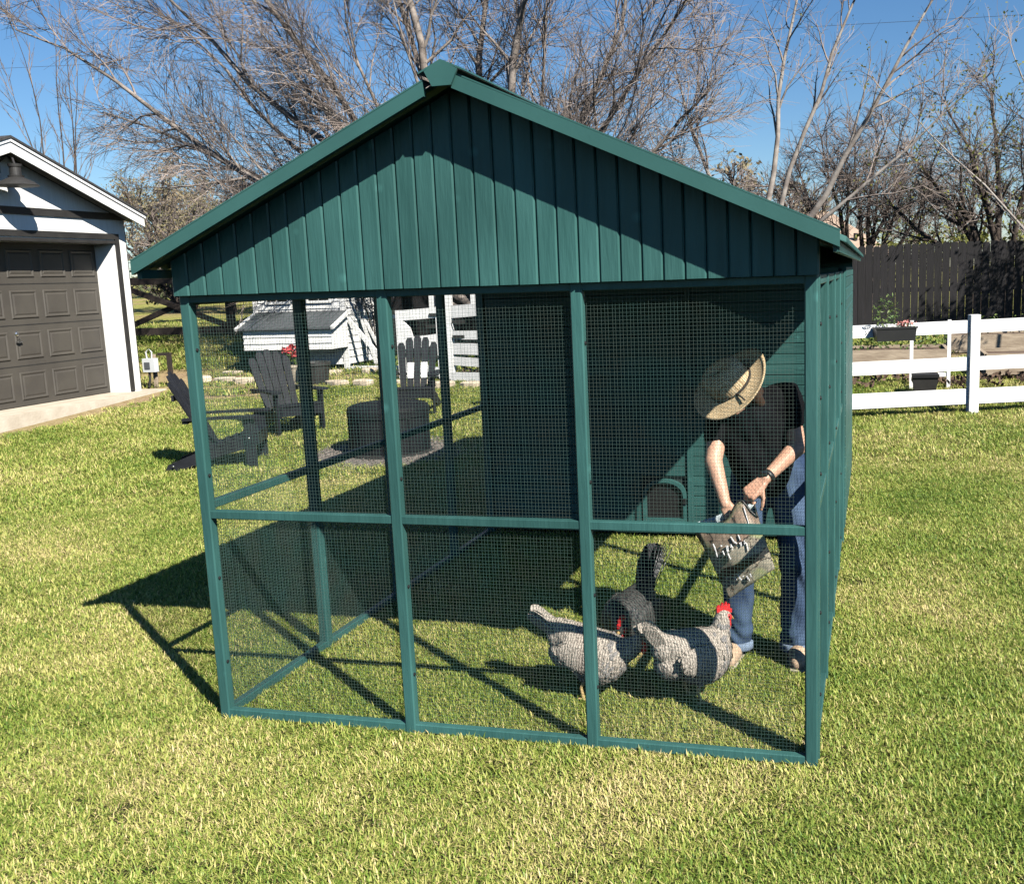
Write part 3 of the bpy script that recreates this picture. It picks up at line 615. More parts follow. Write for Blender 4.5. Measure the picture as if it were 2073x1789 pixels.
# ------------------------------------------------------------------ adirondack chairs
def make_chair(label, loc, rz, gap=0.008):
    t = thing('adirondack_chair', label, 'chair', loc, rz, 'charcoal adirondack chairs round the fire pit'); t.scale = (0.92, 0.95, 0.92)
    def p(name, mb): return mb.build(name, M['poly'], t)
    for s in (-1, 1):
        y = 0.27 * s
        p('side_rail', MB().prism([(0.10, y - 0.014, 0.24), (0.12, y - 0.014, 0.37), (0.02, y - 0.014, 0.385), (-0.42, y - 0.014, 0.24), (-0.86, y - 0.014, 0.075), (-0.90, y - 0.014, 0.0), (-0.74, y - 0.014, 0.0), (-0.35, y - 0.014, 0.13)], (0, 0.028, 0)))
        p('front_leg', MB().bar((0.04, 0.30 * s, -0.01), (0.04, 0.30 * s, 0.555), 0.028, 0.12, (1, 0, 0), bev=0.004))
        p('arm', MB().prism([(-0.66, (0.30 * s) - 0.035, 0.557), (-0.2, 0.30 * s - 0.055, 0.557), (0.12, 0.31 * s - 0.075, 0.557), (0.16, 0.31 * s - 0.04, 0.557), (0.16, 0.31 * s + 0.04, 0.557), (0.12, 0.31 * s + 0.075, 0.557), (-0.2, 0.30 * s + 0.06, 0.557), (-0.66, 0.30 * s + 0.03, 0.557)], (0, 0, 0.026)))
        p('arm_brace', MB().prism([(0.03, 0.32 * s - 0.01, 0.40), (0.03, 0.32 * s - 0.01, 0.554), (0.09, 0.32 * s - 0.01, 0.554)], (0, 0.02, 0)))
    for k in range(6):
        f_ = k / 5; x = 0.085 - 0.095 * k; z_ = 0.392 - 0.031 * k
        p('seat_slat', MB().bar((x, -0.29, z_), (x, 0.29, z_), 0.084, 0.022, (0.31, 0, 1), bev=0.004))
    p('apron', MB().bar((0.115, -0.255, 0.31), (0.115, 0.255, 0.31), 0.02, 0.11))
    p('back_rail', MB().bar((-0.635, -0.31, 0.535), (-0.635, 0.31, 0.535), 0.06, 0.03))
    p('back_rail', MB().bar((-0.47, -0.25, 0.27), (-0.47, 0.25, 0.27), 0.03, 0.06))
    p('back_rail', MB().bar((-0.755, -0.26, 0.80), (-0.755, 0.26, 0.80), 0.025, 0.06))
    for k in range(5):
        s = k - 2; tops = (0.97, 1.04, 1.07, 1.04, 0.97)[k]; yb = s * 0.088; yt = s * 0.115; wb, wt = 0.078, 0.112 - gap
        x0, z0 = -0.42, 0.20; d_ = Vector((-0.42, 0, 0.86)).normalized(); nrm = Vector((0.86, 0, 0.42)).normalized()
        L = (tops - z0) / d_.z; mb = MB(); pts = []
        for (tt, yy, ww) in ((0, yb, wb), (L * 0.94, yb + (yt - yb) * 0.94, wt), ):
            pts.append((tt, yy, ww))
        (t0, y0, w0), (t1, y1, w1) = pts; slant = -s * 0.018
        poly = [(t0, y0 - w0/2), (t1 - abs(min(0, slant)) * 1.0, y1 - w1/2), (L, y1 - w1 * 0.28), (L, y1 + w1 * 0.28), (t1, y1 + w1/2), (t0, y0 + w0/2)]
        base = Vector((x0, 0, z0))
        p('back_slat', mb.prism([base + d_ * a + Vector((0, b, 0)) for a, b in poly], nrm * 0.022))
    for y in (-0.30, 0.30):
        for (x, z_) in ((0.03, 0.33), (-0.80, 0.06)):
            MB().ball((x, y + (0.016 if y > 0 else -0.016), z_), (0.012, 0.006, 0.012), 8, 5).build('bolt', M['chrome'], t)
    return t
def ch(label, x, y, ang): return make_chair(label, (x, y, tz(x, y)), math.radians(ang))
ch('charcoal adirondack chair nearest the run, seen from its side', -3.55, 5.75, 22)
ch('charcoal adirondack chair in front of the white coop, its slatted back turned three-quarters', -3.98, 7.38, -34)
cC = ch('charcoal adirondack chair behind the fire pit with two white stripes on its back', -3.02, 8.55, -74)
ch('charcoal adirondack chair right of the fire pit, mostly hidden by the hen house', -1.72, 8.95, -112)
d_ = Vector((-0.42, 0, 0.86)).normalized(); nrm = Vector((0.86, 0, 0.42)).normalized(); base = Vector((-0.42, 0, 0.20))
for yy in (-0.088, 0.10):
    MB().prism([base + d_ * a + Vector((0, yy + b, 0)) + nrm * 0.0235 for a, b in ((0.30, -0.042), (0.54, -0.046), (0.54, 0.046), (0.30, 0.042))], nrm * 0.006).build('white_stripe', M['white'], cC)

# ------------------------------------------------------------------ fire pit and its gravel
fz = tz(-2.3, 6.4)
fp = thing('fire_pit', 'round black covered fire pit on a gravel ring', 'fire pit', (-2.3, 6.4, fz))
MB().lathe((0, 0, 0), [(0.40, 0.0), (0.425, 0.03), (0.425, 0.46), (0.415, 0.47)], 28).build('body', M['pit'], fp)
MB().lathe((0, 0, 0), [(0.437, 0.40), (0.437, 0.47), (0.425, 0.505), (0.36, 0.53), (0.18, 0.545), (0.02, 0.55)], 28).build('cover', M['pit'], fp)
for k in range(10):
    a = 2 * math.pi * k / 10; c_, s_ = math.cos(a), math.sin(a)
    MB().bar((c_ * 0.427, s_ * 0.427, 0.02), (c_ * 0.427, s_ * 0.427, 0.40), 0.02, 0.016, (c_, s_, 0)).build('seam', M['pit'], fp)
hd = MB().tube([(0.43, -0.12, 0.30), (0.475, -0.10, 0.30), (0.475, 0.10, 0.30), (0.43, 0.12, 0.30)], 0.012, 8); hd.build('handle', M['btrim'], fp)
MB().lathe((0, 0, 0), [(0.47, -0.02), (0.47, 0.02), (0.41, 0.03)], 28).build('base_ring', M['btrim'], fp)
rs = np.random.RandomState(5); mb = MB()
for k in range(2600):
    a = rs.uniform(0, 2 * math.pi); rr = 0.42 + 0.62 * rs.uniform(0, 1) ** 0.8 * (0.8 + 0.2 * math.sin(a * 3 + 1)); x, y = -2.3 + rr * math.cos(a), 6.4 + rr * math.sin(a)
    s_ = rs.uniform(0.010, 0.026); c = Vector((x, y, tz(x, y) + s_ * 0.4)); q = [Vector(rs.normal(0, 1, 3)).normalized() * s_ for _ in range(3)]
    pts = [c + q[0], c + q[1] * 0.8, c + q[2] * 0.9, c - q[0] * 0.9, c - q[1], c - q[2] * 0.7]
    mb.add(pts, [(0, 1, 2), (0, 2, 4), (0, 4, 5), (0, 5, 1), (3, 2, 1), (3, 4, 2), (3, 5, 4), (3, 1, 5)])
gvl = mb.build('gravel', M['gravel']); tag(gvl, 'ring of brown-grey gravel around the fire pit', 'gravel', kind='stuff')
mb = MB(); vs_ = [(-2.3, 6.4, fz + 0.012)]; 
for k in range(32):
    a = 2 * math.pi * k / 32; rr = 0.95 + 0.06 * math.sin(a * 3 + 1); x, y = -2.3 + rr * math.cos(a), 6.4 + rr * math.sin(a); vs_.append((x, y, tz(x, y) + 0.008))
mb.add(vs_, [(0, k + 1, (k + 1) % 32 + 1) for k in range(32)])
tag(mb.build('gravel_bed', M['gravel']), kind='structure')

# ------------------------------------------------------------------ small white coop beyond the chairs
wc = thing('white_coop', 'small white boarded coop with a grey-roofed nest box', 'coop', (-6.9, 12.5, tz(-6.9, 12.5)))
def wp(name, mb, m=M['white'], parent=wc): return mb.build(name, m, parent)
X0, X1 = -0.84, 0.86
wp('wall_core', MB().box((X0 + 0.02, 0.02, 0.10), (X1 - 0.02, 1.2, 2.05)))
zz = 0.1
while zz < 2.02:
    wp('board', MB().prism([(X0, 0.0, zz), (X0, -0.022, zz), (X0, -0.006, zz + 0.118), (X0, 0.0, zz + 0.118)], (X1 - X0, 0, 0)))
    wp('board', MB().prism([(X1, 0.0, zz), (X1 + 0.022, 0.0, zz), (X1 + 0.006, 0.0, zz + 0.118), (X1, 0.0, zz + 0.118)], (0, 1.2, 0)))
    zz += 0.12
wp('corner_board', MB().box((X0 - 0.03, -0.035, 0.0), (X0 + 0.05, 0.02, 2.05))); wp('corner_board', MB().box((X1 - 0.05, -0.035, 0.0), (X1 + 0.035, 0.02, 2.05)))
for s in (1, -1):
    wp('roof', MB().prism([(0.01 - s * 1.05, -0.25, 1.98), (0.01, -0.25, 2.45), (0.01, -0.25, 2.49), (0.01 - s * 1.05, -0.25, 2.02)], (0, 1.7, 0)), M['greyroof'])
wp('gable', MB().prism([(X0, 0, 2.05), (X1, 0, 2.05), (0.01, 0, 2.44)], (0, 1.2, 0)))
for cx_ in (-0.38, 0.42):
    wn = wp('window', MB().box((cx_ - 0.24, -0.045, 1.15), (cx_ + 0.24, -0.024, 1.66)))
    for i in (0, 1):
        for j in (0, 1):
            MB().box((cx_ - 0.19 + i * 0.20, -0.050, 1.20 + j * 0.22), (cx_ - 0.01 + i * 0.20, -0.046, 1.40 + j * 0.22)).build('pane', M['glassd'], wn)
# nest box on the front
nb = wp('nest_box', MB().prism([(-0.72, -0.03, 0.40), (-0.72, -0.60, 0.40), (-0.72, -0.60, 0.72), (-0.72, -0.03, 0.95)], (1.64, 0, 0)))
zz = 0.40
while zz < 0.70:
    MB().prism([(-0.735, -0.602, zz), (-0.735, -0.62, zz), (-0.735, -0.607, zz + 0.10), (-0.735, -0.602, zz + 0.10)], (1.67, 0, 0)).build('board', M['white'], nb); zz += 0.105
lidv = [(-0.80, -0.68, 0.735), (-0.80, -0.03, 0.995), (-0.80, -0.03, 1.02), (-0.80, -0.68, 0.76)]
lid = MB().prism(lidv, (1.80, 0, 0)).build('lid', M['greyroof'], nb)
for k in range(13): MB().bar((-0.72 + k * 0.137, -0.66, 0.772), (-0.72 + k * 0.137, -0.04, 1.022), 0.03, 0.014, (0, 0, 1)).build('rib', M['greyroof'], lid)
for x in (-0.815, 0.985): MB().bar((x, -0.69, 0.752), (x, -0.03, 1.012), 0.05, 0.05).build('lid_trim', M['white'], nb)
# run frame to the right: ramp, braces and rail
wp('brace', MB().bar((0.90, 0.05, 0.86), (1.62, 0.05, 0.02), 0.05, 0.07))
wp('brace', MB().bar((0.98, 0.4, 0.86), (1.22, 0.4, 0.0), 0.04, 0.06)); wp('brace', MB().bar((1.02, 0.4, 0.86), (1.45, 0.4, 0.0), 0.04, 0.05))
wp('run_rail', MB().bar((0.90, 0.6, 0.87), (2.5, 0.6, 0.87), 0.06, 0.07)); wp('run_rail', MB().bar((0.90, 0.05, 0.02), (2.4, 0.05, 0.02), 0.06, 0.07))
wp('run_post', MB().bar((2.45, 0.6, -0.05), (2.45, 0.6, 0.84), 0.07, 0.07)); wp('run_post', MB().bar((1.30, 0.6, -0.05), (1.30, 0.6, 0.83), 0.05, 0.05))

# dark boarded screen behind the white coop's run
def board_fence(name, label, p, q, z0, z1, m, bwid=0.14, group=None, cat='fence', rails=True, up=False):
    t = thing(name, label, cat, (0, 0, 0), 0, group); p = Vector((p[0], p[1], 0)); q = Vector((q[0], q[1], 0)); L = (q - p).length; d = (q - p) / L; nr = Vector((d.y, -d.x, 0))
    if nr.y > 0: nr = -nr
    n = int(L / bwid)
    for k in range(n):
        c = p + d * (k + 0.5) * bwid; g = tz(c.x, c.y); h = z1 + rnd.uniform(-0.02, 0.02); b2 = bwid / 2 - rnd.uniform(0.0008, 0.0035); off = rnd.uniform(-0.004, 0.004)
        poly = [c + d * -b2, c + d * b2]; zt_ = g + h
        a = [Vector((pp.x, pp.y, zz_)) + nr * off for pp, zz_ in ((poly[0], g + z0), (poly[1], g + z0), (poly[1], zt_ - 0.03), (c + d * b2 * 0.6, zt_), (c - d * b2 * 0.6, zt_), (poly[0], zt_ - 0.03))]
        MB().prism(a, nr * 0.02).build('board', m, t)
    if rails:
        for zz_ in (z0 + 0.25, (z0 + z1) / 2, z1 - 0.25):
            a = p - nr * 0.03; b = q - nr * 0.03
            MB().bar((a.x, a.y, tz(p.x, p.y) + zz_), (b.x, b.y, tz(q.x, q.y) + zz_), 0.04, 0.09).build('rail', m, t)
    return t
board_fence('board_screen', 'dark grey board screen standing behind the white coop', (-6.9, 14.6), (-1.5, 14.2), 0.0, 1.75, M['fencew'], 0.16)
board_fence('board_fence', 'long black-stained board fence across the back of the yard on the right', (-1.2, 18.2), (13.5, 17.0), 0.0, 1.78, M['fencew'], 0.145)

# silvery shrub hanging over the white coop corner
def leaf_cloud(mb, c, rad, n, size, rs_, flat=0.5, mi=0):
    for _ in range(n):
        v = rs_.normal(0, 1, 3); v /= max(np.linalg.norm(v), 1e-6); v *= rs_.uniform(0.25, 1.0) ** 0.6
        p = Vector((c[0] + v[0] * rad[0], c[1] + v[1] * rad[1], c[2] + v[2] * rad[2]))
        a = Vector(rs_.normal(0, 1, 3)).normalized(); b = a.cross(Vector(rs_.normal(0, 1, 3))).normalized(); s = size * rs_.uniform(0.6, 1.3)
        mb.add([p - a * s, p + b * s * flat, p + a * s, p - b * s * flat], [(0, 1, 2, 3)], mi)
rsl = np.random.RandomState(21)
sh = thing('silver_shrub', 'silvery grey leafy shrub beside the white coop', 'shrub', (-5.72, 12.95, tz(-5.72, 12.95)))
mb = MB()
for k in range(6): a = k * 1.05; mb.tube([(0, 0, 0), (0.04 * math.cos(a), 0.05 * math.sin(a), 0.7), (0.25 * math.cos(a), 0.2 * math.sin(a), 1.35)], [0.014, 0.011, 0.005], 5)
mb.build('stems', M['barkd'], sh)
mb = MB(); leaf_cloud(mb, (0.0, 0, 1.30), (0.40, 0.3, 0.42), 420, 0.045, rsl, 0.35); mb.build('foliage', M['leafs'], sh)

# ------------------------------------------------------------------ limestone edging
N_ = 0; stone_words = [w_ + ' from the left in the front row' for w_ in ('first', 'second', 'third', 'fourth', 'fifth', 'sixth', 'seventh', 'eighth', 'ninth', 'tenth', 'eleventh', 'twelfth', 'thirteenth', 'fourteenth', 'fifteenth')]
for k in range(15):
    x = -8.25 + k * 0.47; y = 11.45 + 0.12 * math.sin(k * 1.7) - 0.06 * k
    rr = random.Random(40 + k); lx_, ly_ = rr.uniform(0.17, 0.24), rr.uniform(0.10, 0.17); pts = []
    for j in range(9):
        a = 2 * math.pi * j / 9; pts.append((math.cos(a) * lx_ * rr.uniform(0.8, 1.1), math.sin(a) * ly_ * rr.uniform(0.8, 1.1)))
    h = rr.uniform(0.06, 0.10); mb = MB(); vs_ = [(a, b, -0.03) for a, b in pts] + [(a, b, h * 0.8) for a, b in pts] + [(a * 0.86, b * 0.86, h) for a, b in pts]
    fs_ = [(i, (i+1) % 9, 9 + (i+1) % 9, 9 + i) for i in range(9)] + [(9 + i, 9 + (i+1) % 9, 18 + (i+1) % 9, 18 + i) for i in range(9)] + [tuple(range(18, 27))]
    o = mb.add(vs_, fs_).build('edging_stone', M['stone']); o.location = (x, y, tz(x, y)); o.rotation_euler = (0, 0, rr.uniform(-0.3, 0.3))
    tag(o, 'flat pale limestone edging slab, ' + stone_words[k], 'stone', 'limestone edging along the flower bed')
for k in range(5):
    x = -8.0 + k * 0.62; y = 12.05 + 0.05 * k; o = COL.objects.get('edging_stone.%03d' % (k + 1)).copy(); COL.objects.link(o); o.location = (x, y, tz(x, y)); o.rotation_euler.z = 0.5 * k
    tag(o, 'flat pale limestone slab in the short back row, %s' % ('leftmost', 'second from the left', 'middle one', 'second from the right', 'rightmost')[k], 'stone', 'limestone edging along the flower bed')

# flower pot with red blooms
pot = thing('flower_pot', 'beige pot of red flowers in front of the nest box', 'flower pot', (-6.25, 11.2, tz(-6.25, 11.2)))
MB().lathe((0, 0, 0), [(0.12, 0), (0.17, 0.26), (0.185, 0.27), (0.185, 0.31), (0.16, 0.31)], 18).build('pot', M['terracotta'], pot)
mb = MB(); leaf_cloud(mb, (0, 0, 0.40), (0.20, 0.2, 0.13), 130, 0.045, rsl, 0.6); mb.build('foliage', M['leafb'], pot)
mb = MB(); leaf_cloud(mb, (0, -0.02, 0.53), (0.21, 0.18, 0.10), 120, 0.045, rsl, 0.8); mb.build('blooms', M['petal'], pot)
tub = thing('planter_tub', 'dark round tub beside the red flowers', 'planter', (-5.86, 11.1, tz(-5.86, 11.1)))
MB().lathe((0, 0, 0), [(0.19, 0), (0.23, 0.30), (0.25, 0.31), (0.25, 0.36), (0.21, 0.36), (0.20, 0.32)], 18).build('tub', M['btrim'], tub)
MB().lathe((0, 0, 0), [(0.20, 0.30), (0.10, 0.335), (0.01, 0.34)], 14).build('earth', M['soil'], tub)

# ------------------------------------------------------------------ white gate, bed and rails beyond the chairs
def rails(t, p, q, zs, th=0.03, m=None, name='rail'):
    for (za, zb) in zs:
        MB().prism([(p[0], p[1], za[0]), (q[0], q[1], zb[0]), (q[0], q[1], zb[1]), (p[0], p[1], za[1])], (0, th, 0)).build(name, m or M['white'], t)
gt_ = thing('white_gate', 'white board gate with black strap hinges beyond the chairs', 'gate', (0, 0, 0))
MB().box((-4.56, 11.40, 0.33), (-4.44, 11.44, 1.40)).build('stile', M['white'], gt_); MB().box((-3.88, 11.40, 0.33), (-3.78, 11.44, 1.44)).build('stile', M['white'], gt_)
rails(gt_, (-4.44, 11.405), (-3.88, 11.405), [((1.24, 1.40), (1.27, 1.43)), ((0.79, 0.97), (0.84, 1.02)), ((0.36, 0.50), (0.36, 0.50))])
MB().prism([(-4.44, 11.402, 0.97), (-4.28, 11.402, 0.97), (-4.32, 11.402, 1.12), (-4.44, 11.402, 1.24)], (0, 0.03, 0)).build('gusset', M['white'], gt_)
for z_ in (1.32, 0.66): MB().bar((-3.78, 11.39, z_), (-3.98, 11.39, z_), 0.012, 0.045).build('hinge', M['btrim'], gt_)
MB().bar((-4.05, 11.39, 1.14), (-3.88, 11.39, 1.14), 0.012, 0.05).build('latch', M['btrim'], gt_)
wf = thing('white_rail_fence', 'white board rail fence with tall uprights, right of the white gate', 'fence', (0, 0, 0))
MB().box((-3.74, 11.38, 0.25), (-3.62, 11.5, 1.95)).build('post', M['white'], wf); MB().box((-1.72, 11.0, 0.25), (-1.60, 11.12, 1.95)).build('post', M['white'], wf)
for x in (-4.0, -3.30, -2.95, -2.6): MB().box((x - 0.04, 11.55, 1.30), (x + 0.04, 11.60, 2.1)).build('upright', M['white'], wf)
rails(wf, (-3.62, 11.40), (-1.72, 11.02), [((1.26, 1.45), (1.36, 1.55)), ((0.93, 1.06), (0.92, 1.06)), ((0.70, 0.87), (0.66, 0.84)), ((0.53, 0.66), (0.42, 0.56))])
for z_ in (1.20, 0.97): MB().bar((-3.60, 11.37, z_), (-3.38, 11.36, z_), 0.012, 0.05).build('hinge', M['btrim'], wf)
wb = thing('raised_bed', 'low white-sided raised bed of soil behind the fire pit chairs', 'raised bed', (0, 0, 0))
MB().prism([(-3.62, 11.25, 0.24), (-1.6, 10.85, 0.24), (-1.6, 10.85, 0.43), (-3.62, 11.25, 0.43)], (0, 0.04, 0)).build('side_board', M['white'], wb)
MB().prism([(-3.60, 11.30, 0.30), (-1.6, 10.90, 0.30), (-1.6, 11.35, 0.30), (-3.60, 11.75, 0.30)], (0, 0, 0.10)).build('earth', M['soil'], wb)
mb = MB(); 
for k in range(9): leaf_cloud(mb, (-3.4 + k * 0.2, 11.42 - 0.035 * k, 0.46), (0.12, 0.08, 0.07), 26, 0.04, rsl, 0.5)
mb.build('dead_leaves', M['soil'], wb)

# ------------------------------------------------------------------ brown X-braced fence on the left
bf = thing('brown_rail_fence', 'dark brown wooden fence with X bracing beside the garage', 'fence', (0, 0, 0))
FY = 15.0
def bb(name, p, q, w_=0.07, h_=0.13): return MB().bar(p, q, w_, h_).build(name, M['bwood'], bf)
PXS = [-15.0, -12.5, -9.95, -7.6]
for x in PXS:
    g = tz(x, FY); bb('post', (x, FY, g - 0.1), (x, FY, g + 1.30), 0.13, 0.13)
for a, b in zip(PXS[:-1], PXS[1:]):
    ga, gb = tz(a, FY), tz(b, FY)
    bb('rail', (a + .07, FY - 0.02, ga + 1.20), (b - .07, FY - 0.02, gb + 1.20), 0.06, 0.15); bb('rail', (a + .07, FY - 0.02, ga + 0.16), (b - .07, FY - 0.02, gb + 0.16), 0.06, 0.15)
    bb('brace', (a + .07, FY - 0.06, ga + 1.10), (b - .07, FY - 0.06, gb + 0.26), 0.04, 0.11); bb('brace', (a + .07, FY + 0.03, ga + 0.26), (b - .07, FY + 0.03, gb + 1.10), 0.04, 0.11)
mb = MB()
for k in range(34):
    z_ = 0.1 + k * 0.045
    mb.tube([(-12.4, FY + 0.06, tz(-12.4, FY) + 0.12 + z_ * 0.7), (-7.7, FY + 0.06, tz(-7.7, FY) + 0.12 + z_ * 0.7)], 0.002, 3)
mb.build('fence_wire', M['btrim'], bf)

# ------------------------------------------------------------------ white three-rail fence on the right, with planter
rf = thing('white_three_rail_fence', 'white three-rail board fence on the right of the run', 'fence', (0, 0, 0))
def fpt(t): return (3.81 + 0.968 * 2.3 * (t - 1), 8.66 + 0.251 * 2.3 * (t - 1))
dirf = Vector((0.968, 0.251, 0)).normalized(); nf = Vector((dirf.y, -dirf.x, 0)); nf = nf if nf.y < 0 else -nf
for t in (0.0, 1.0, 2.0):
    x, y = fpt(t); g = tz(x, y)
    pm = MB().bar((x, y, g - 0.1), (x, y, g + 1.12), 0.11, 0.11, tuple(dirf), bev=0.006).build('post', M['white'], rf)
for (ta, tb) in ((0.0, 1.0), (1.0, 2.0)):
    xa, ya = fpt(ta); xb, yb = fpt(tb)
    for (h0, h1) in ((0.92, 1.06), (0.50, 0.65), (0.12, 0.29)):
        o_ = nf * (-0.022)
        MB().prism([(xa + dirf.x * .057 + o_.x, ya + dirf.y * .057 + o_.y, tz(xa, ya) + h0), (xb - dirf.x * .057 + o_.x, yb - dirf.y * .057 + o_.y, tz(xb, yb) + h0), (xb - dirf.x * .057 + o_.x, yb - dirf.y * .057 + o_.y, tz(xb, yb) + h1), (xa + dirf.x * .057 + o_.x, ya + dirf.y * .057 + o_.y, tz(xa, ya) + h1)], nf * 0.036).build('rail', M['white'], rf)
# second line of the same pen further back
rf2 = thing('white_wire_gate', 'narrow pale gate frame with two slim stiles just behind the three-rail fence', 'gate', (0, 0, 0))
for x in (3.20, 3.66): MB().box((x - 0.022, 10.3, 0.2), (x + 0.022, 10.35, 1.12)).build('stile', M['white'], rf2)
MB().bar((3.223, 10.325, 0.42), (3.637, 10.325, 0.42), 0.03, 0.05).build('rail', M['white'], rf2)
# planter on the top rail
px, py = fpt(0.60); pz = tz(px, py) + 0.88; ang = math.atan2(dirf.y, dirf.x)
pl = thing('fence_planter', 'long dark planter box of pink flowers hung on the white top rail', 'planter', (px + nf.x * 0.11, py + nf.y * 0.11, pz), ang)
MB().add([(-0.21, -0.07, 0), (0.21, -0.07, 0), (0.21, 0.07, 0), (-0.21, 0.07, 0), (-0.225, -0.08, 0.15), (0.225, -0.08, 0.15), (0.225, 0.08, 0.15), (-0.225, 0.08, 0.15)], [(0, 3, 2, 1), (0, 1, 5, 4), (1, 2, 6, 5), (2, 3, 7, 6), (3, 0, 4, 7), (4, 5, 6, 7)]).build('box', M['black'], pl)
MB().bar((-0.235, -0.083, 0.145), (0.235, -0.083, 0.145), 0.012, 0.02).build('rim', M['black'], pl)
mb = MB(); leaf_cloud(mb, (-0.10, 0, 0.32), (0.16, 0.1, 0.22), 230, 0.022, rsl, 0.3); leaf_cloud(mb, (0.1, 0, 0.17), (0.13, 0.07, 0.05), 90, 0.02, rsl, 0.4); mb.build('foliage', M['leafb'], pl)
mb = MB(); leaf_cloud(mb, (0.12, -0.03, 0.19), (0.12, 0.06, 0.035), 46, 0.018, rsl, 0.8); mb.build('blooms', M['petalp'], pl)
# raised garden beds behind the fence
def bed(label, x0, x1, y0, y1, h, m, fol=None):
    g = tz((x0 + x1) / 2, (y0 + y1) / 2); t = thing('garden_bed', label, 'raised bed', ((x0 + x1) / 2, (y0 + y1) / 2, g), 0, 'raised beds in the kitchen garden'); a, b = (x1 - x0) / 2, (y1 - y0) / 2
    for (p, q) in (((-a, -b), (a, -b)), ((-a, b), (a, b))): MB().bar((p[0], p[1], h / 2), (q[0], q[1], h / 2), 0.05, h).build('side_board', m, t)
    for x in (-a, a): MB().bar((x, -b + .026, h / 2), (x, b - .026, h / 2), 0.05, h).build('end_board', m, t)
    MB().box((-a + .026, -b + .026, 0), (a - .026, b - .026, h * 0.85)).build('earth', M['soil'], t)
    if fol:
        mb = MB()
        for k in range(fol): leaf_cloud(mb, (rsl.uniform(-a, a) * .85, rsl.uniform(-b, b) * .8, h + 0.12), (0.16, 0.16, 0.16), 40, 0.035, rsl, 0.45)
        mb.build('plants', M['leafb'], t)
    return t
bed('pale timber bed of leafy plants behind the fence planter', 2.35, 3.75, 11.9, 12.9, 0.28, M['rawwood'], 12)
bed('pale timber bed of bare soil right of the fence post', 4.2, 6.2, 11.2, 12.2, 0.30, M['rawwood'])
bed('long low timber bed below the black board fence', 3.9, 7.0, 13.8, 14.8, 0.28, M['rawwood'], 5)
mb = MB()
for k in range(60): leaf_cloud(mb, (rsl.uniform(2.0, 6.5), rsl.uniform(10.1, 11.3), 0.30 + rsl.uniform(0, .06)), (0.15, 0.15, 0.05), 20, 0.045, rsl, 0.5)
tag(mb.build('leaf_litter', M['soil']), 'brown dead leaves lying behind the white three-rail fence', 'leaf litter', kind='stuff')
bx_ = thing('black_nursery_pot', 'square black pot on the ground behind the white fence post', 'planter', (3.35, 9.9, tz(3.35, 9.9)))
MB().add([(-0.12, -0.12, 0), (0.12, -0.12, 0), (0.12, 0.12, 0), (-0.12, 0.12, 0), (-0.16, -0.16, 0.27), (0.16, -0.16, 0.27), (0.16, 0.16, 0.27), (-0.16, 0.16, 0.27)], [(0, 3, 2, 1), (0, 1, 5, 4), (1, 2, 6, 5), (2, 3, 7, 6), (3, 0, 4, 7), (4, 5, 6, 7)]).build('pot', M['btrim'], bx_)
MB().bar((-0.165, -0.16, 0.255), (0.165, -0.16, 0.255), 0.02, 0.04).build('rim', M['black'], bx_)
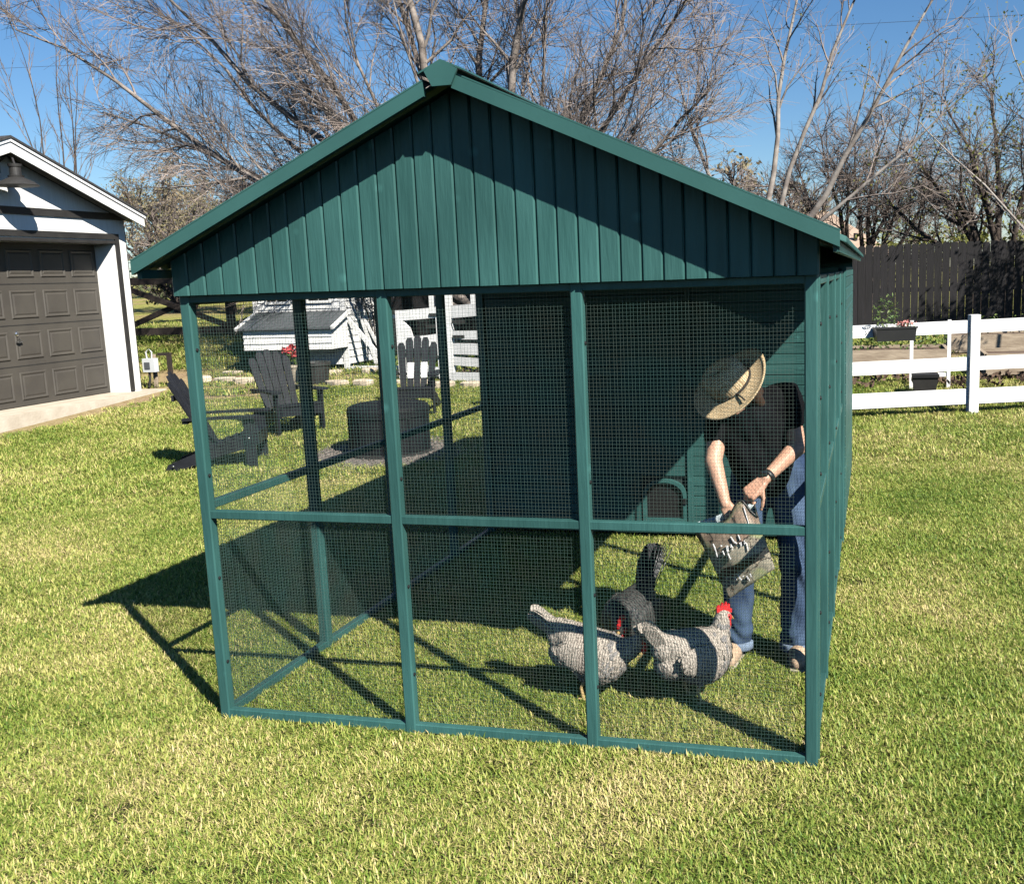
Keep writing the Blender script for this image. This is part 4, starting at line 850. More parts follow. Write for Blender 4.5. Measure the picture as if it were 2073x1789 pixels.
# ------------------------------------------------------------------ trees
def grow_branch(rs_, p0, d0, L, r0, r1, nseg, wob, up, target=None):
    pts = [np.array(p0, float)]; d = np.array(d0, float); d /= np.linalg.norm(d); st = L / nseg
    for i in range(nseg):
        d = d + rs_.normal(0, wob, 3) + np.array([0, 0, up])
        if target is not None:
            tv = target - pts[-1]; tv /= max(np.linalg.norm(tv), 1e-6); d = d * 0.65 + tv * 0.5
        d /= np.linalg.norm(d); pts.append(pts[-1] + d * st)
    return np.array(pts), np.linspace(r0, r1, nseg + 1)
def side_dir(rs_, d, ang):
    a = np.cross(d, rs_.normal(0, 1, 3)); a /= max(np.linalg.norm(a), 1e-6)
    return d * math.cos(ang) + a * math.sin(ang)
def tree(name, label, base, limbs, rs_, r0=0.09, barkm='bark', twigm='twig', n1=9, n2=7, n3=5, L1=1.6, L2=0.9, L3=0.45, trunk_h=0.5, trunk_r=0.2, up=0.04, tw=0.0045, cat='tree', group=None, wob=0.09, ang=(0.35, 0.8), leaves=0, leafm=None, leafs=0.03, start=0.3):
    g = tz(base[0], base[1]); t = thing(name, label, cat, (base[0], base[1], g), 0, group)
    tr, cr = MB(), MB(); tips = []
    if trunk_h > 0: tr.tube([(0, 0, -0.15), (0.02, 0, trunk_h * 0.5), (0, 0.01, trunk_h)], [trunk_r * 1.25, trunk_r, trunk_r * 0.9], 9)
    for lm in limbs:
        tgt = np.array([lm[0] - base[0], lm[1] - base[1], lm[2] - g]); fr = lm[3] if len(lm) > 3 else 1.0
        p0 = np.array([rs_.normal(0, trunk_r * 0.4), rs_.normal(0, trunk_r * 0.4), trunk_h * 0.85])
        dv = tgt - p0; L = np.linalg.norm(dv) * 1.03; d0 = dv / L + np.array([0, 0, 0.35]) * (1 - abs(dv[2]) / L) + rs_.normal(0, 0.12, 3)
        ra = r0 * fr; pts, rad = grow_branch(rs_, p0, d0, L, ra, ra * 0.16, 9, wob * 0.8, 0.0, tgt); tr.tube(pts, rad, 6, cap=False)
        for k in range(n1):
            f = start + (1 - start) * (k + rs_.uniform(0, 1)) / n1; q = f * 9; i = min(int(q), 8); p = pts[i] + (pts[i+1] - pts[i]) * (q - i); d = pts[i+1] - pts[i]; d /= np.linalg.norm(d)
            l1 = L1 * (1.15 - 0.55 * f) * rs_.uniform(0.65, 1.3); b = ra * (1 - 0.84 * f) * 0.55
            a1, ar1 = grow_branch(rs_, p, side_dir(rs_, d, rs_.uniform(*ang)), l1, max(b, tw * 2), tw * 1.3, 5, wob, up); (tr if b > 0.02 else cr).tube(a1, ar1, 4, cap=False)
            for m_ in range(n2):
                f2 = 0.2 + 0.8 * (m_ + rs_.uniform(0, 1)) / n2; q = f2 * 5; i = min(int(q), 4); p2 = a1[i] + (a1[i+1] - a1[i]) * (q - i); d2 = a1[i+1] - a1[i]; d2 /= np.linalg.norm(d2)
                l2 = L2 * (1.1 - 0.5 * f2) * rs_.uniform(0.6, 1.3)
                a2, ar2 = grow_branch(rs_, p2, side_dir(rs_, d2, rs_.uniform(*ang)), l2, tw * 1.4, tw * 0.7, 3, wob, up); cr.tube(a2, ar2, 3, cap=False)
                for h in range(n3):
                    f3 = 0.2 + 0.8 * (h + rs_.uniform(0, 1)) / n3; q = f3 * 3; i = min(int(q), 2); p3 = a2[i] + (a2[i+1] - a2[i]) * (q - i); d3 = a2[i+1] - a2[i]; d3 /= np.linalg.norm(d3)
                    a3, ar3 = grow_branch(rs_, p3, side_dir(rs_, d3, rs_.uniform(*ang)), L3 * rs_.uniform(0.5, 1.2), tw * 0.75, tw * 0.35, 2, wob, up); cr.tube(a3, ar3, 3, cap=False); tips.append(a3[-1])
    tr.build('trunk', M[barkm], t, smooth=True); c = cr.build('crown', M[twigm], t)
    if leaves:
        mb = MB(); tp = np.array(tips); low = tp
        for _ in range(leaves):
            p = Vector(low[rs_.randint(len(low))] + rs_.normal(0, 0.06, 3)); a = Vector(rs_.normal(0, 1, 3)).normalized(); b = a.cross(Vector(rs_.normal(0, 1, 3))).normalized(); s = leafs * rs_.uniform(0.6, 1.3)
            mb.add([p - a * s, p + b * s * .5, p + a * s, p - b * s * .5], [(0, 1, 2, 3)])
        mb.build('leaves', M[leafm], t)
    return t
R_ = np.random.RandomState
tree('bare_tree', 'huge bare spreading tree directly behind the run, branches sweeping far left', (-3.5, 13.0),
     [(-11.6, 12.2, 6.2), (-10.9, 13.2, 5.0), (-9.6, 12.6, 7.4), (-9.0, 13.4, 4.0), (-7.6, 12.0, 8.0), (-6.0, 13.8, 8.8), (-4.6, 12.3, 9.0, 1.25), (-3.1, 13.6, 8.8), (-1.9, 12.4, 8.2, 1.2), (-0.8, 13.4, 7.0), (0.0, 12.6, 5.9), (0.1, 13.6, 4.6), (-0.9, 12.0, 4.0, .7), (-6.9, 12.2, 5.8), (-10.2, 13.8, 6.6, .8), (-7.6, 11.8, 3.4, .7), (-5.6, 12.6, 6.6, .7), (-2.4, 13.0, 6.6, .7)],
     R_(11), r0=0.090, n1=15, n2=10, n3=8, L1=1.9, L2=0.95, L3=0.5, trunk_h=0.8, trunk_r=0.26, tw=0.0052, ang=(0.3, 0.85), wob=0.15, up=0.02)
tree('pale_bare_tree', 'slender pale-barked bare tree with a forked trunk right of the roof peak', (0.70, 14.6),
     [(3.8, 14.2, 6.2, 1.2), (1.6, 14.8, 7.0, 1.1), (-0.5, 14.2, 5.2), (2.7, 14.8, 7.0), (4.4, 14.0, 4.6, .8), (-1.1, 15.0, 4.1, .7)],
     R_(5), r0=0.062, barkm='barkp', twigm='twig', n1=9, n2=6, n3=4, L1=1.3, L2=0.7, L3=0.36, trunk_h=1.4, trunk_r=0.13, tw=0.0044, ang=(0.3, 0.8), wob=0.13, up=0.02, start=0.4, leaves=400, leafm='leafy', leafs=0.026)
tree('vase_tree', 'dense dark bare tree with a vase-shaped crown behind the black fence', (2.35, 21.0),
     [(0.4, 20.6, 3.7), (0.9, 21.4, 4.3), (1.6, 20.6, 4.7), (2.3, 21.2, 4.8), (3.0, 20.6, 4.7), (3.6, 21.4, 4.3), (4.1, 20.8, 3.7), (1.2, 20.4, 3.4), (3.3, 20.4, 3.4), (2.2, 20.0, 4.1), (0.0, 21.2, 3.3), (2.8, 21.6, 3.9)],
     R_(6), r0=0.085, barkm='barkd', twigm='twigd', n1=11, n2=8, n3=7, L1=0.9, L2=0.55, L3=0.32, trunk_h=0.5, trunk_r=0.22, tw=0.006, ang=(0.4, 0.95), wob=0.16, up=0.0, start=0.5)
tree('dark_bare_tree', 'gnarled dark bare tree rising behind the black fence near its right end', (5.2, 19.0),
     [(3.2, 18.6, 4.1), (4.0, 18.0, 4.7), (5.0, 18.8, 5.2), (6.2, 18.2, 5.3), (7.4, 18.6, 4.9), (2.9, 19.2, 3.3), (7.9, 18.8, 4.0), (4.4, 17.9, 3.7), (6.0, 17.8, 4.1)],
     R_(8), r0=0.095, barkm='barkd', twigm='twigd', n1=11, n2=7, n3=6, L1=1.15, L2=0.7, L3=0.38, trunk_h=0.9, trunk_r=0.22, tw=0.0058, wob=0.2, ang=(0.4, 1.0), up=0.01, leaves=2200, leafm='leafy', leafs=0.034)
tree('leaning_sapling', 'thin pale sapling leaning in from the right edge over the white fence', (6.3, 12.2),
     [(3.2, 11.6, 3.9, 1), (4.6, 12.4, 4.6, 1), (5.8, 12.0, 5.0, 1), (6.8, 12.4, 5.4, 1)],
     R_(15), r0=0.036, barkm='barkp', twigm='twig', n1=6, n2=4, n3=3, L1=0.9, L2=0.5, L3=0.25, trunk_h=0.35, trunk_r=0.06, tw=0.004, leaves=700, leafm='leafy', leafs=0.03)
tree('garage_sapling', 'thin leafless sapling sticking up behind the garage roof', (-14.9, 16.4),
     [(-15.9, 16.4, 6.6), (-15.2, 16.0, 7.4), (-14.9, 16.6, 7.7), (-14.3, 16.4, 7.2), (-13.8, 16.0, 6.4)],
     R_(17), r0=0.028, barkm='barkd', twigm='twigd', n1=7, n2=4, n3=2, L1=1.0, L2=0.5, L3=0.25, trunk_h=1.0, trunk_r=0.09, tw=0.005, ang=(0.2, 0.5))
# far trees and thicket
def far_tree(label, x, y, h, wdt, seed, twigm='twigd', leafm=None, leaves=0, n1=7, tw=0.011, group='trees beyond the yard', name='far_tree', leafs=0.06, barkm='barkd'):
    rs_ = R_(seed); g = tz(x, y)
    limbs = [(x + wdt * math.cos(a) * rs_.uniform(0.5, 1.0), y + wdt * 0.6 * math.sin(a) * rs_.uniform(0.4, 1), g + h * (1 - 0.30 * abs(math.cos(a)) * rs_.uniform(0.5, 1.6))) for a in np.linspace(0.0, 2 * math.pi, 10)[:-1]] + [(x, y, g + h)]
    return tree(name, label, (x, y), limbs, rs_, r0=0.07, barkm=barkm, twigm=twigm, n1=n1, n2=6, n3=5, L1=h * 0.26, L2=h * 0.15, L3=h * 0.09, trunk_h=h * 0.12, trunk_r=0.14, tw=tw, group=group, leaves=leaves, leafm=leafm, leafs=leafs)
far_tree('round olive-green live oak on the skyline right of the garage roof', -23.5, 32, 4.4, 3.0, 31, leafm='leafo', leaves=9000, leafs=0.055)
far_tree('brown leafless thicket tree just right of the garage eave', -18.6, 25, 3.0, 2.2, 32, leafm='leafo', leaves=3200, leafs=0.045)
far_tree('brown thicket tree between the garage and the run roof', -16.0, 24, 2.9, 2.2, 33, leafm='leafo', leaves=3200, leafs=0.045)
far_tree('tall thicket tree touching the left slope of the run roof', -13.2, 23, 2.6, 2.0, 34, leafm='leafo', leaves=3200, leafs=0.045)
far_tree('low green cedar thicket beside the brown X-braced fence', -14.6, 20, 1.7, 1.2, 35, leafm='leafg', leaves=3000, leafs=0.06)
far_tree('brownish tree behind the middle of the big bare tree', -5.6, 26, 4.6, 2.2, 36, leafm='leafo', leaves=2200, leafs=0.08)
far_tree('yellowish budding tree showing just over the right roof slope', -0.9, 24, 3.6, 2.4, 37, leafm='leafo', leaves=2600, leafs=0.07)
far_tree('grey leafless tree on the skyline behind the vase-shaped tree', 5.6, 30, 4.0, 2.8, 38, leaves=400, leafm='leafo')
far_tree('bushy leafless tree at the right edge above the black fence', 8.2, 21, 4.3, 2.4, 39, leaves=1800, leafm='leafy', leafs=0.05)
far_tree('leafy yellow-green shrub tree in front of the black fence at the right edge', 7.0, 16.2, 3.2, 1.3, 41, leafm='leafy', leaves=3200, leafs=0.04, tw=0.006)
hdg = thing('hedge', 'yellow-green hedge line seen over the black fence', 'hedge', (5.6, 27, tz(5.6, 27)))
mb = MB()
for k in range(26): leaf_cloud(mb, (-3.0 + k * 0.30, rsl.uniform(-.3, .3), 1.5 + rsl.uniform(-.2, .3)), (0.5, 0.5, 1.1), 130, 0.07, rsl, 0.6)
mb.build('foliage', M['leafy'], hdg)
mb = MB(); [mb.tube([(-3 + k * 0.5, 0, 0), (-3 + k * 0.5, 0.05, 1.6)], [0.03, 0.015], 5) for k in range(15)]; mb.build('stems', M['barkd'], hdg)
for k, (x, y, lb) in enumerate(((-30, 44, 'far left one of the distant bare trees on the field edge'), (-10, 42, 'distant bare tree on the field edge behind the big tree'), (0, 46, 'distant bare tree behind the tan-roofed house'), (12, 40, 'distant bare tree at the right of the skyline'))):
    far_tree(lb, x, y, 4.2, 4.0, 50 + k, n1=6, tw=0.018)

# ------------------------------------------------------------------ house beyond the fence
hs = thing('neighbour_house', 'far house with a tan shingled hip roof behind the vase-shaped tree', 'house', (0.9, 33, tz(0.9, 33)))
MB().box((-4.5, 0, -0.2), (2.4, 6, 1.55)).build('wall', M['brickw'], hs)
MB().add([(-4.9, -0.4, 1.5), (2.8, -0.4, 1.5), (2.8, 6.4, 1.5), (-4.9, 6.4, 1.5), (-1.6, 3, 3.35), (0.2, 3, 3.35)], [(0, 1, 5, 4), (1, 2, 5), (2, 3, 4, 5), (3, 0, 4), (0, 3, 2, 1)]).build('roof', M['tanroof'], hs)
MB().tube([(1.2, 0.9, 1.9), (1.2, 0.9, 2.45)], 0.07, 8).build('vent_pipe', M['btrim'], hs)
# overhead lines
def cable(label, p, q, sag, r=0.012):
    pts = [Vector(p).lerp(Vector(q), k / 16) - Vector((0, 0, sag * 4 * (k / 16) * (1 - k / 16))) for k in range(17)]
    return tag(MB().tube(pts, r, 5).build('power_line', M['btrim']), label, 'cable')
cable('thin overhead cable crossing the sky behind the trees', (-60, 25, 10.8), (25, 25, 7.2), 0.30, 0.005)

# ------------------------------------------------------------------ hens
def feathers(obj_mesh, rs_, n, size, keep, tail_dir, mname, parent, name='plumage', width=0.46, lift=0.09):
    me = obj_mesh.data; polys = me.polygons; ar = np.empty(len(polys)); polys.foreach_get('area', ar); ar /= ar.sum()
    pick = rs_.choice(len(polys), n, p=ar); mb = MB()
    for i in pick:
        po = polys[i]; c = po.center; nn = po.normal
        if not keep(c): continue
        td = Vector(tail_dir(c)); td = (td - nn * td.dot(nn))
        if td.length < 1e-4: continue
        td.normalize(); sd = td.cross(nn).normalized(); s = size * rs_.uniform(0.75, 1.25); td = (td + nn * lift * rs_.uniform(0.3, 1.2) + sd * rs_.normal(0, 0.15)).normalized()
        a = c - td * s * 0.25 + nn * 0.0012; w_ = s * width
        mb.add([a, a + td * s * 0.45 - sd * w_, a + td * s * 0.95 - sd * w_ * 0.62, a + td * s * 1.12, a + td * s * 0.95 + sd * w_ * 0.62, a + td * s * 0.45 + sd * w_, a + td * s * 0.6 + nn * s * 0.06],
               [(0, 1, 6), (1, 2, 6), (2, 3, 6), (3, 4, 6), (4, 5, 6), (5, 0, 6)])
    o = mb.build(name, M[mname], parent); o['kind'] = 'stuff'; return o
def hen(label, loc, rz, bodym, neckm, tailm, neck_pts, tail_el, tail_len, seed, size=1.0, tail_n=10, tailw=0.026, plum=1900, pitch=0.0):
    # local: faces +x, z up, feet at z 0
    rs_ = R_(seed); t = thing('hen', label, 'hen', loc, rz); t.scale = (size,) * 3; t.rotation_euler = (0, pitch, rz)
    mb = MB(); st = [(-0.175, 0.278, 0.022, 0.020), (-0.135, 0.255, 0.052, 0.046), (-0.085, 0.214, 0.088, 0.078), (-0.03, 0.185, 0.110, 0.098), (0.03, 0.174, 0.115, 0.103), (0.08, 0.176, 0.106, 0.096), (0.12, 0.184, 0.084, 0.076), (0.148, 0.194, 0.050, 0.046), (0.16, 0.198, 0.012, 0.012)]
    vs_ = []; fs_ = []
    for (x, zc, h, w_) in st:
        for k in range(18):
            a = 2 * math.pi * k / 18; vs_.append((x, w_ * math.cos(a), zc + h * math.sin(a) * (1.0 if math.sin(a) > 0 else 0.96)))
    for i in range(len(st) - 1):
        for k in range(18): fs_.append((i*18 + k, i*18 + (k+1) % 18, (i+1)*18 + (k+1) % 18, (i+1)*18 + k))
    fs_ += [tuple(range(17, -1, -1)), tuple(range((len(st)-1)*18, len(st)*18))]
    mb.add(vs_, fs_); mb.ball((-0.095, 0, 0.17), (0.07, 0.07, 0.06), 14, 10)
    nk = [Vector(p) for p in neck_pts]; rad = [0.062, 0.045, 0.034, 0.030][:len(nk)]
    for i in range(len(nk) - 1): mb.capsule(nk[i], rad[i], nk[i+1], rad[i+1])
    hd_ = nk[-1]; fdir = Vector((1, 0, -0.15)).normalized()
    if len(nk) >= 2: 
        dd = (nk[-1] - nk[-2]); fdir = Vector((1.0, dd.y * 3, min(-0.1, dd.z * 1.0) if dd.z < 0 else -0.12)).normalized()
    mb.ball(hd_ + fdir * 0.006, (0.034, 0.024, 0.026), 14, 10)
    mb.capsule((-0.13, 0, 0.235), 0.05, (-0.13 - 0.09 * math.cos(tail_el), 0, 0.235 + 0.09 * math.sin(tail_el)), 0.02)
    for s in (-1, 1): mb.capsule((-0.005, s * 0.045, 0.13), 0.036, (0.0, s * 0.045, 0.085), 0.014)
    body = remesh(mb, 'body', M[bodym], t, 0.0065, 5, displace=lambda c: 0.0006 * np.sin(c[:, 0] * 160 + 3 * np.sin(c[:, 1] * 90)) * np.sin(c[:, 2] * 150))
    td = lambda c: (-1.0, 0, 0.10 if c[0] > -0.05 else 0.45 * math.sin(tail_el))
    nz = nk[0].z
    feathers(body, rs_, plum, 0.021, lambda c: not (c.x > nk[0].x - 0.01 and c.z > nz + 0.02) and c.z > 0.085, td, bodym, t, lift=0.022)
    feathers(body, rs_, 420, 0.022, lambda c: (c.x > nk[0].x - 0.03) and (Vector(c) - hd_).length > 0.036 and c.z > 0.14, lambda c: (-0.35, 0, -1.0) if nk[-1].z > nk[0].z + 0.02 else (-1, 0, 0.15), neckm, t, 'hackle', 0.35, 0.12)
    # wings: layered feathers on a smooth shield
    for s in (-1, 1):
        wm = MB(); wm.ball((-0.01, s * 0.088, 0.195), (0.105, 0.022, 0.060), 16, 10, 0, Matrix.Rotation(0.16, 3, 'Y') @ Matrix.Rotation(-0.10 * s, 3, 'Z'))
        wg = wm.build('wing', M[bodym], t, True)
        feathers(wg, rs_, 260, 0.024, lambda c: c.y * s > 0.08, lambda c: (-1.0, 0, 0.12), bodym, wg, 'wing_feathers', 0.45, 0.022)
    # tail
    for k in range(tail_n):
        a = (k / (tail_n - 1) - 0.5); el = tail_el + rs_.normal(0, 0.05) - abs(a) * 0.35; az = a * 0.55; L = tail_len * rs_.uniform(0.85, 1.05) * (1 - abs(a) * 0.25)
        b0 = Vector((-0.14, a * 0.05, 0.235)); dv = Vector((-math.cos(el) * math.cos(az), math.cos(el) * math.sin(az), math.sin(el))); sd = Vector((dv.z * 0.5 + 0.2, 0.4 if a >= 0 else -0.4, dv.x * -0.6)).normalized(); sd = (sd - dv * sd.dot(dv)).normalized(); nn = dv.cross(sd) * 0.0018
        vs_ = []
        for (f, w_) in ((0, 0.35), (0.35, 0.9), (0.75, 1.0), (0.93, 0.7), (1.0, 0.15)):
            p = b0 + dv * L * f + Vector((-0.02, 0, 0.0)) * f * f
            vs_ += [p - sd * tailw * w_ - nn, p + sd * tailw * w_ - nn, p + sd * tailw * w_ + nn, p - sd * tailw * w_ + nn]
        fs_ = []
        for i in range(4):
            for j in range(4): fs_.append((i*4 + j, i*4 + (j+1) % 4, (i+1)*4 + (j+1) % 4, (i+1)*4 + j))
        fs_ += [(3, 2, 1, 0), (16, 17, 18, 19)]
        MB().add(vs_, fs_).build('tail_feather', M[tailm], t)
    # head: comb, face, wattles, beak, eyes
    q = Vector((1, 0, 0)).rotation_difference(fdir).to_matrix(); H = lambda x, y, z: hd_ + q @ Vector((x, y, z))
    cp = [(-0.028, 0.018), (-0.030, 0.034), (-0.020, 0.046), (-0.016, 0.036), (-0.006, 0.054), (-0.001, 0.040), (0.010, 0.056), (0.014, 0.040), (0.024, 0.048), (0.026, 0.032), (0.036, 0.030), (0.036, 0.014), (0.0, 0.020)]
    MB().prism([H(x * 1.08, -0.0045, z * 1.08 - 0.001) for x, z in cp], q @ Vector((0, 0.009, 0))).build('comb', M['comb'], t)
    for s in (-1, 1):
        MB().ball(H(0.024, s * 0.011, -0.030), (0.013, 0.006, 0.023), 10, 7, 0, q).build('wattle', M['comb'], t)
        MB().ball(H(0.014, s * 0.021, 0.002), (0.017, 0.006, 0.015), 10, 7, 0, q).build('face', M['comb'], t)
        MB().ball(H(0.013, s * 0.026, 0.006), 0.0042, 8, 6).build('eye', M['eye'], t)
        hip = Vector((0.0, s * 0.045, 0.10)); ft = Vector((0.004, s * 0.048, 0.010)); lg = MB(); lg.tube([hip, Vector((-0.012, s * 0.047, 0.055)), ft], [0.010, 0.0065, 0.0065], 8)
        for aa in (-0.5, 0.0, 0.5, math.pi): lg.tube([ft, ft + Vector((math.cos(aa) * 0.02, math.sin(aa) * 0.02, -0.001)), ft + Vector((math.cos(aa) * (0.042 if aa < 3 else 0.022), math.sin(aa) * 0.042, -0.006))], [0.0055, 0.0045, 0.002], 6)
        lg.build('leg', M['legy'], t)
    MB().tube([H(0.028, 0, 0.0), H(0.042, 0, -0.003), H(0.054, 0, -0.011)], [0.009, 0.0065, 0.0012], 8).build('beak', M['beak'], t)
    return t
hen('grey barred hen in front of the second middle post, head lowered', (1.505, 0.47, 0), math.radians(3), 'barred', 'barredg', 'barred', [(0.10, 0, 0.205), (0.148, -0.005, 0.235), (0.180, -0.012, 0.265), (0.195, -0.018, 0.290)], 0.80, 0.14, 61, 1.10, pitch=0.15)
hen('grey barred hen nearest the person, head raised', (1.985, 0.50, 0), math.radians(42), 'barred', 'barredg', 'barred', [(0.09, 0, 0.195), (0.118, 0, 0.245), (0.130, 0, 0.290), (0.136, 0, 0.315)], 1.15, 0.14, 62, 1.12)
hen('black hen standing behind the barred hens with a tall black tail', (1.60, 0.98, 0), math.radians(-106), 'darkf', 'blackf', 'blackf', [(0.10, 0.01, 0.20), (0.15, 0.03, 0.22), (0.19, 0.06, 0.215), (0.212, 0.08, 0.205)], 1.12, 0.25, 63, 1.12, 14, 0.042, 1700)
# ------------------------------------------------------------------ the person
per = thing('person', 'person in straw hat, black T-shirt and blue jeans bending over a feed bag', 'person')
def hand(mb, wrist, d, pn, curl, side, s=1.0):
    """palm from the wrist along d, palm facing pn, fingers curling towards pn, thumb on +side"""
    d = Vector(d).normalized(); pn = Vector(pn); pn = (pn - d * pn.dot(d)).normalized(); ac = d.cross(pn) * side; w_ = Vector(wrist)
    for k, o in enumerate((-0.028, -0.010, 0.010, 0.028)): mb.capsule(w_ + ac * o * 0.55, 0.017 * s, w_ + d * (0.078, 0.084, 0.082, 0.074)[3 - k] * s + ac * o * s, 0.0125 * s, 10)
    for k, o in enumerate((-0.031, -0.011, 0.010, 0.030)):
        L = (0.058, 0.072, 0.078, 0.068)[k] * s; p = w_ + d * (0.070, 0.080, 0.083, 0.078)[k] * s + ac * o * s; dd = d.copy(); r_ = (0.0075, 0.0085, 0.009, 0.0088)[k] * s
        for sg, f in enumerate((0.45, 0.30, 0.25)):
            dd = (Quaternion(d.cross(pn).normalized(), curl * (0.9, 1.0, 0.8)[sg]) @ dd).normalized(); q = p + dd * L * f; mb.capsule(p, r_, q, r_ * 0.93, 8); p = q; r_ *= 0.93
    p = w_ + d * 0.022 * s + ac * 0.026 * s; dd = (d * 0.55 + ac * 0.65 + pn * 0.45).normalized()
    for L, r_ in ((0.040, 0.0125), (0.030, 0.0105), (0.024, 0.0092)):
        q = p + dd * L * s; mb.capsule(p, r_ * s, q, r_ * 0.92 * s, 8); p = q; dd = (dd + d * 0.25 + pn * 0.30 - ac * 0.15).normalized()
SHL, ELL, WRL = V(2.045, 1.00, 1.175), V(2.030, 0.87, 0.985), V(2.095, 0.765, 0.815)
SHR, ELR, WRR = V(2.345, 1.02, 1.255), V(2.392, 0.985, 1.035), V(2.268, 0.790, 0.925)
HPL, HPR, KNL, KNR, ANL, ANR = V(2.175, 1.13, 0.855), V(2.355, 1.15, 0.875), V(2.118, 1.04, 0.475), V(2.385, 1.05, 0.490), V(2.100, 1.08, 0.085), V(2.372, 1.10, 0.085)
HEAD = V(2.135, 0.885, 1.312); NK = V(2.175, 0.955, 1.262); HN = V(-0.50, -0.58, 0.64).normalized()
mb = MB()
for a, ra, b, rb in ((SHL, .050, ELL, .039), (ELL, .041, WRL, .025), (SHR, .050, ELR, .040), (ELR, .042, WRR, .026), (HPL, .085, KNL, .058), (KNL, .056, ANL, .040), (HPR, .085, KNR, .058), (KNR, .056, ANR, .040),
                     (V(2.26, 1.13, .90), .125, V(2.235, 1.08, 1.02), .115), (V(2.235, 1.08, 1.02), .115, V(2.19, 1.01, 1.16), .125), (V(2.19, 1.0, 1.19), .085, SHL, .055), (V(2.19, 1.0, 1.19), .085, SHR, .055), (V(2.19, .99, 1.20), .062, HEAD, .050)):
    mb.capsule(a, ra, b, rb, 14)
fw = V(-0.60, -0.42, -0.66).normalized()                       # where the face looks: down and forward
up_h = (HN - fw * HN.dot(fw)).normalized(); rt = fw.cross(up_h)
RH = Matrix((rt, fw, up_h)).transposed()
mb.ball(HEAD, (0.074, 0.092, 0.105), 18, 14, 0, RH); mb.capsule(HEAD + fw * 0.02 - up_h * 0.06, 0.055, HEAD + fw * 0.055 - up_h * 0.085, 0.035)
mb.capsule(HEAD + fw * 0.085 + up_h * 0.01, 0.010, HEAD + fw * 0.108 - up_h * 0.022, 0.013)
for s in (-1, 1): mb.ball(HEAD + rt * 0.077 * s - up_h * 0.01, (0.012, 0.020, 0.030), 10, 8, 0, RH)
hand(mb, WRR + (V(2.205, 0.750, 0.868) - WRR) * 0.25, V(2.190, 0.742, 0.855) - WRR, V(-0.45, 0.25, -0.85), 1.05, 1, 0.98)
hand(mb, WRL + (V(2.13, 0.76, 0.74) - WRL) * 0.2, V(2.14, 0.765, 0.74) - WRL, V(0.2, -0.9, -0.1), 0.35, -1, 0.98)
for an, tx in ((ANL, -0.02), (ANR, 0.02)):
    g = V(an.x, an.y, 0.045); mb.capsule(V(an.x, an.y + 0.03, 0.045), 0.036, V(an.x + tx, an.y - 0.12, 0.040), 0.036)
body = remesh(mb, 'body', M['skin'], per, 0.0052, 4)
mb = MB()
for s in (-1, 1): mb.capsule(HEAD + rt * 0.055 * s - up_h * 0.02 - fw * 0.02, 0.045, HEAD + rt * 0.045 * s - up_h * 0.16 - fw * 0.03, 0.018)
mb.ball(HEAD - fw * 0.025 + up_h * 0.02, (0.082, 0.085, 0.098), 16, 12, 0, RH); mb.capsule(HEAD - fw * 0.05 - up_h * 0.03, 0.06, HEAD - fw * 0.06 - up_h * 0.15 , 0.025)
remesh(mb, 'hair', M['hair'], per, 0.007, 4)
for s in (-1, 1):
    MB().ball(HEAD + fw * 0.084 + rt * 0.030 * s + up_h * 0.012, (0.012, 0.009, 0.006), 10, 6, 0, RH).build('eye', M['eye'], per)
MB().ball(HEAD + fw * 0.088 - up_h * 0.048, (0.022, 0.008, 0.006), 10, 6, 0, RH).build('mouth', mat('lip', (0.35, 0.09, 0.07), 0.5, var=0.2), per)
# shirt
mb = MB()
SLL, SLR = SHL.lerp(ELL, 0.46), SHR.lerp(ELR, 0.46)
for a, ra, b, rb in ((V(2.245, 1.11, .905), .138, V(2.235, 1.07, 1.02), .132), (V(2.235, 1.07, 1.02), .132, V(2.19, 1.00, 1.15), .142), (V(2.19, 1.0, 1.15), .142, V(2.185, 0.985, 1.20), .095), (V(2.19, 1.0, 1.185), .10, SHL, .068), (V(2.20, 1.0, 1.195), .10, SHR, .068),
                     (SHL, .066, SLL, .060), (SHR, .066, SLR, .060), (V(2.17, .97, 1.02), .10, V(2.20, 1.02, .90), .088), (V(2.13, .97, 1.10), .09, V(2.17, .99, .95), .08), (V(2.28, 1.02, 1.12), .09, V(2.24, 1.03, .93), .08)):
    mb.capsule(a, ra, b, rb, 16)
shirt = remesh(mb, 'shirt', M['shirt'], per, 0.0085, 5, displace=lambda c: 0.005 * np.sin(c[:, 2] * 38 + 5 * np.sin(c[:, 0] * 17)) * np.sin(c[:, 0] * 23 + c[:, 1] * 15) + 0.002)
# jeans
mb = MB()
for a, ra, b, rb in ((V(2.23, 1.14, .90), .135, V(2.30, 1.15, .90), .135), (HPL, .108, KNL, .077), (KNL, .075, V(2.100, 1.08, .10), .070), (HPR, .112, KNR, .080), (KNR, .078, V(2.374, 1.10, .10), .073), (V(2.20, 1.14, .86), .11, V(2.33, 1.15, .87), .115)):
    mb.capsule(a, ra, b, rb, 18)
jeans = remesh(mb, 'jeans', M['denim'], per, 0.0085, 5, displace=lambda c: 0.0055 * np.sin(c[:, 2] * 55 + 6 * np.sin(c[:, 0] * 21 + c[:, 1] * 18)) * np.exp(-((c[:, 2] - 0.47) / 0.12) ** 2) + 0.004 * np.sin(c[:, 2] * 80 + 4 * np.sin(c[:, 0] * 30)) * np.exp(-((c[:, 2] - 0.13) / 0.07) ** 2) + 0.003 * np.sin(c[:, 2] * 30 + c[:, 0] * 60))
M['hem'] = mat('faded_denim', (0.17, 0.23, 0.32), 0.9, var=0.3)
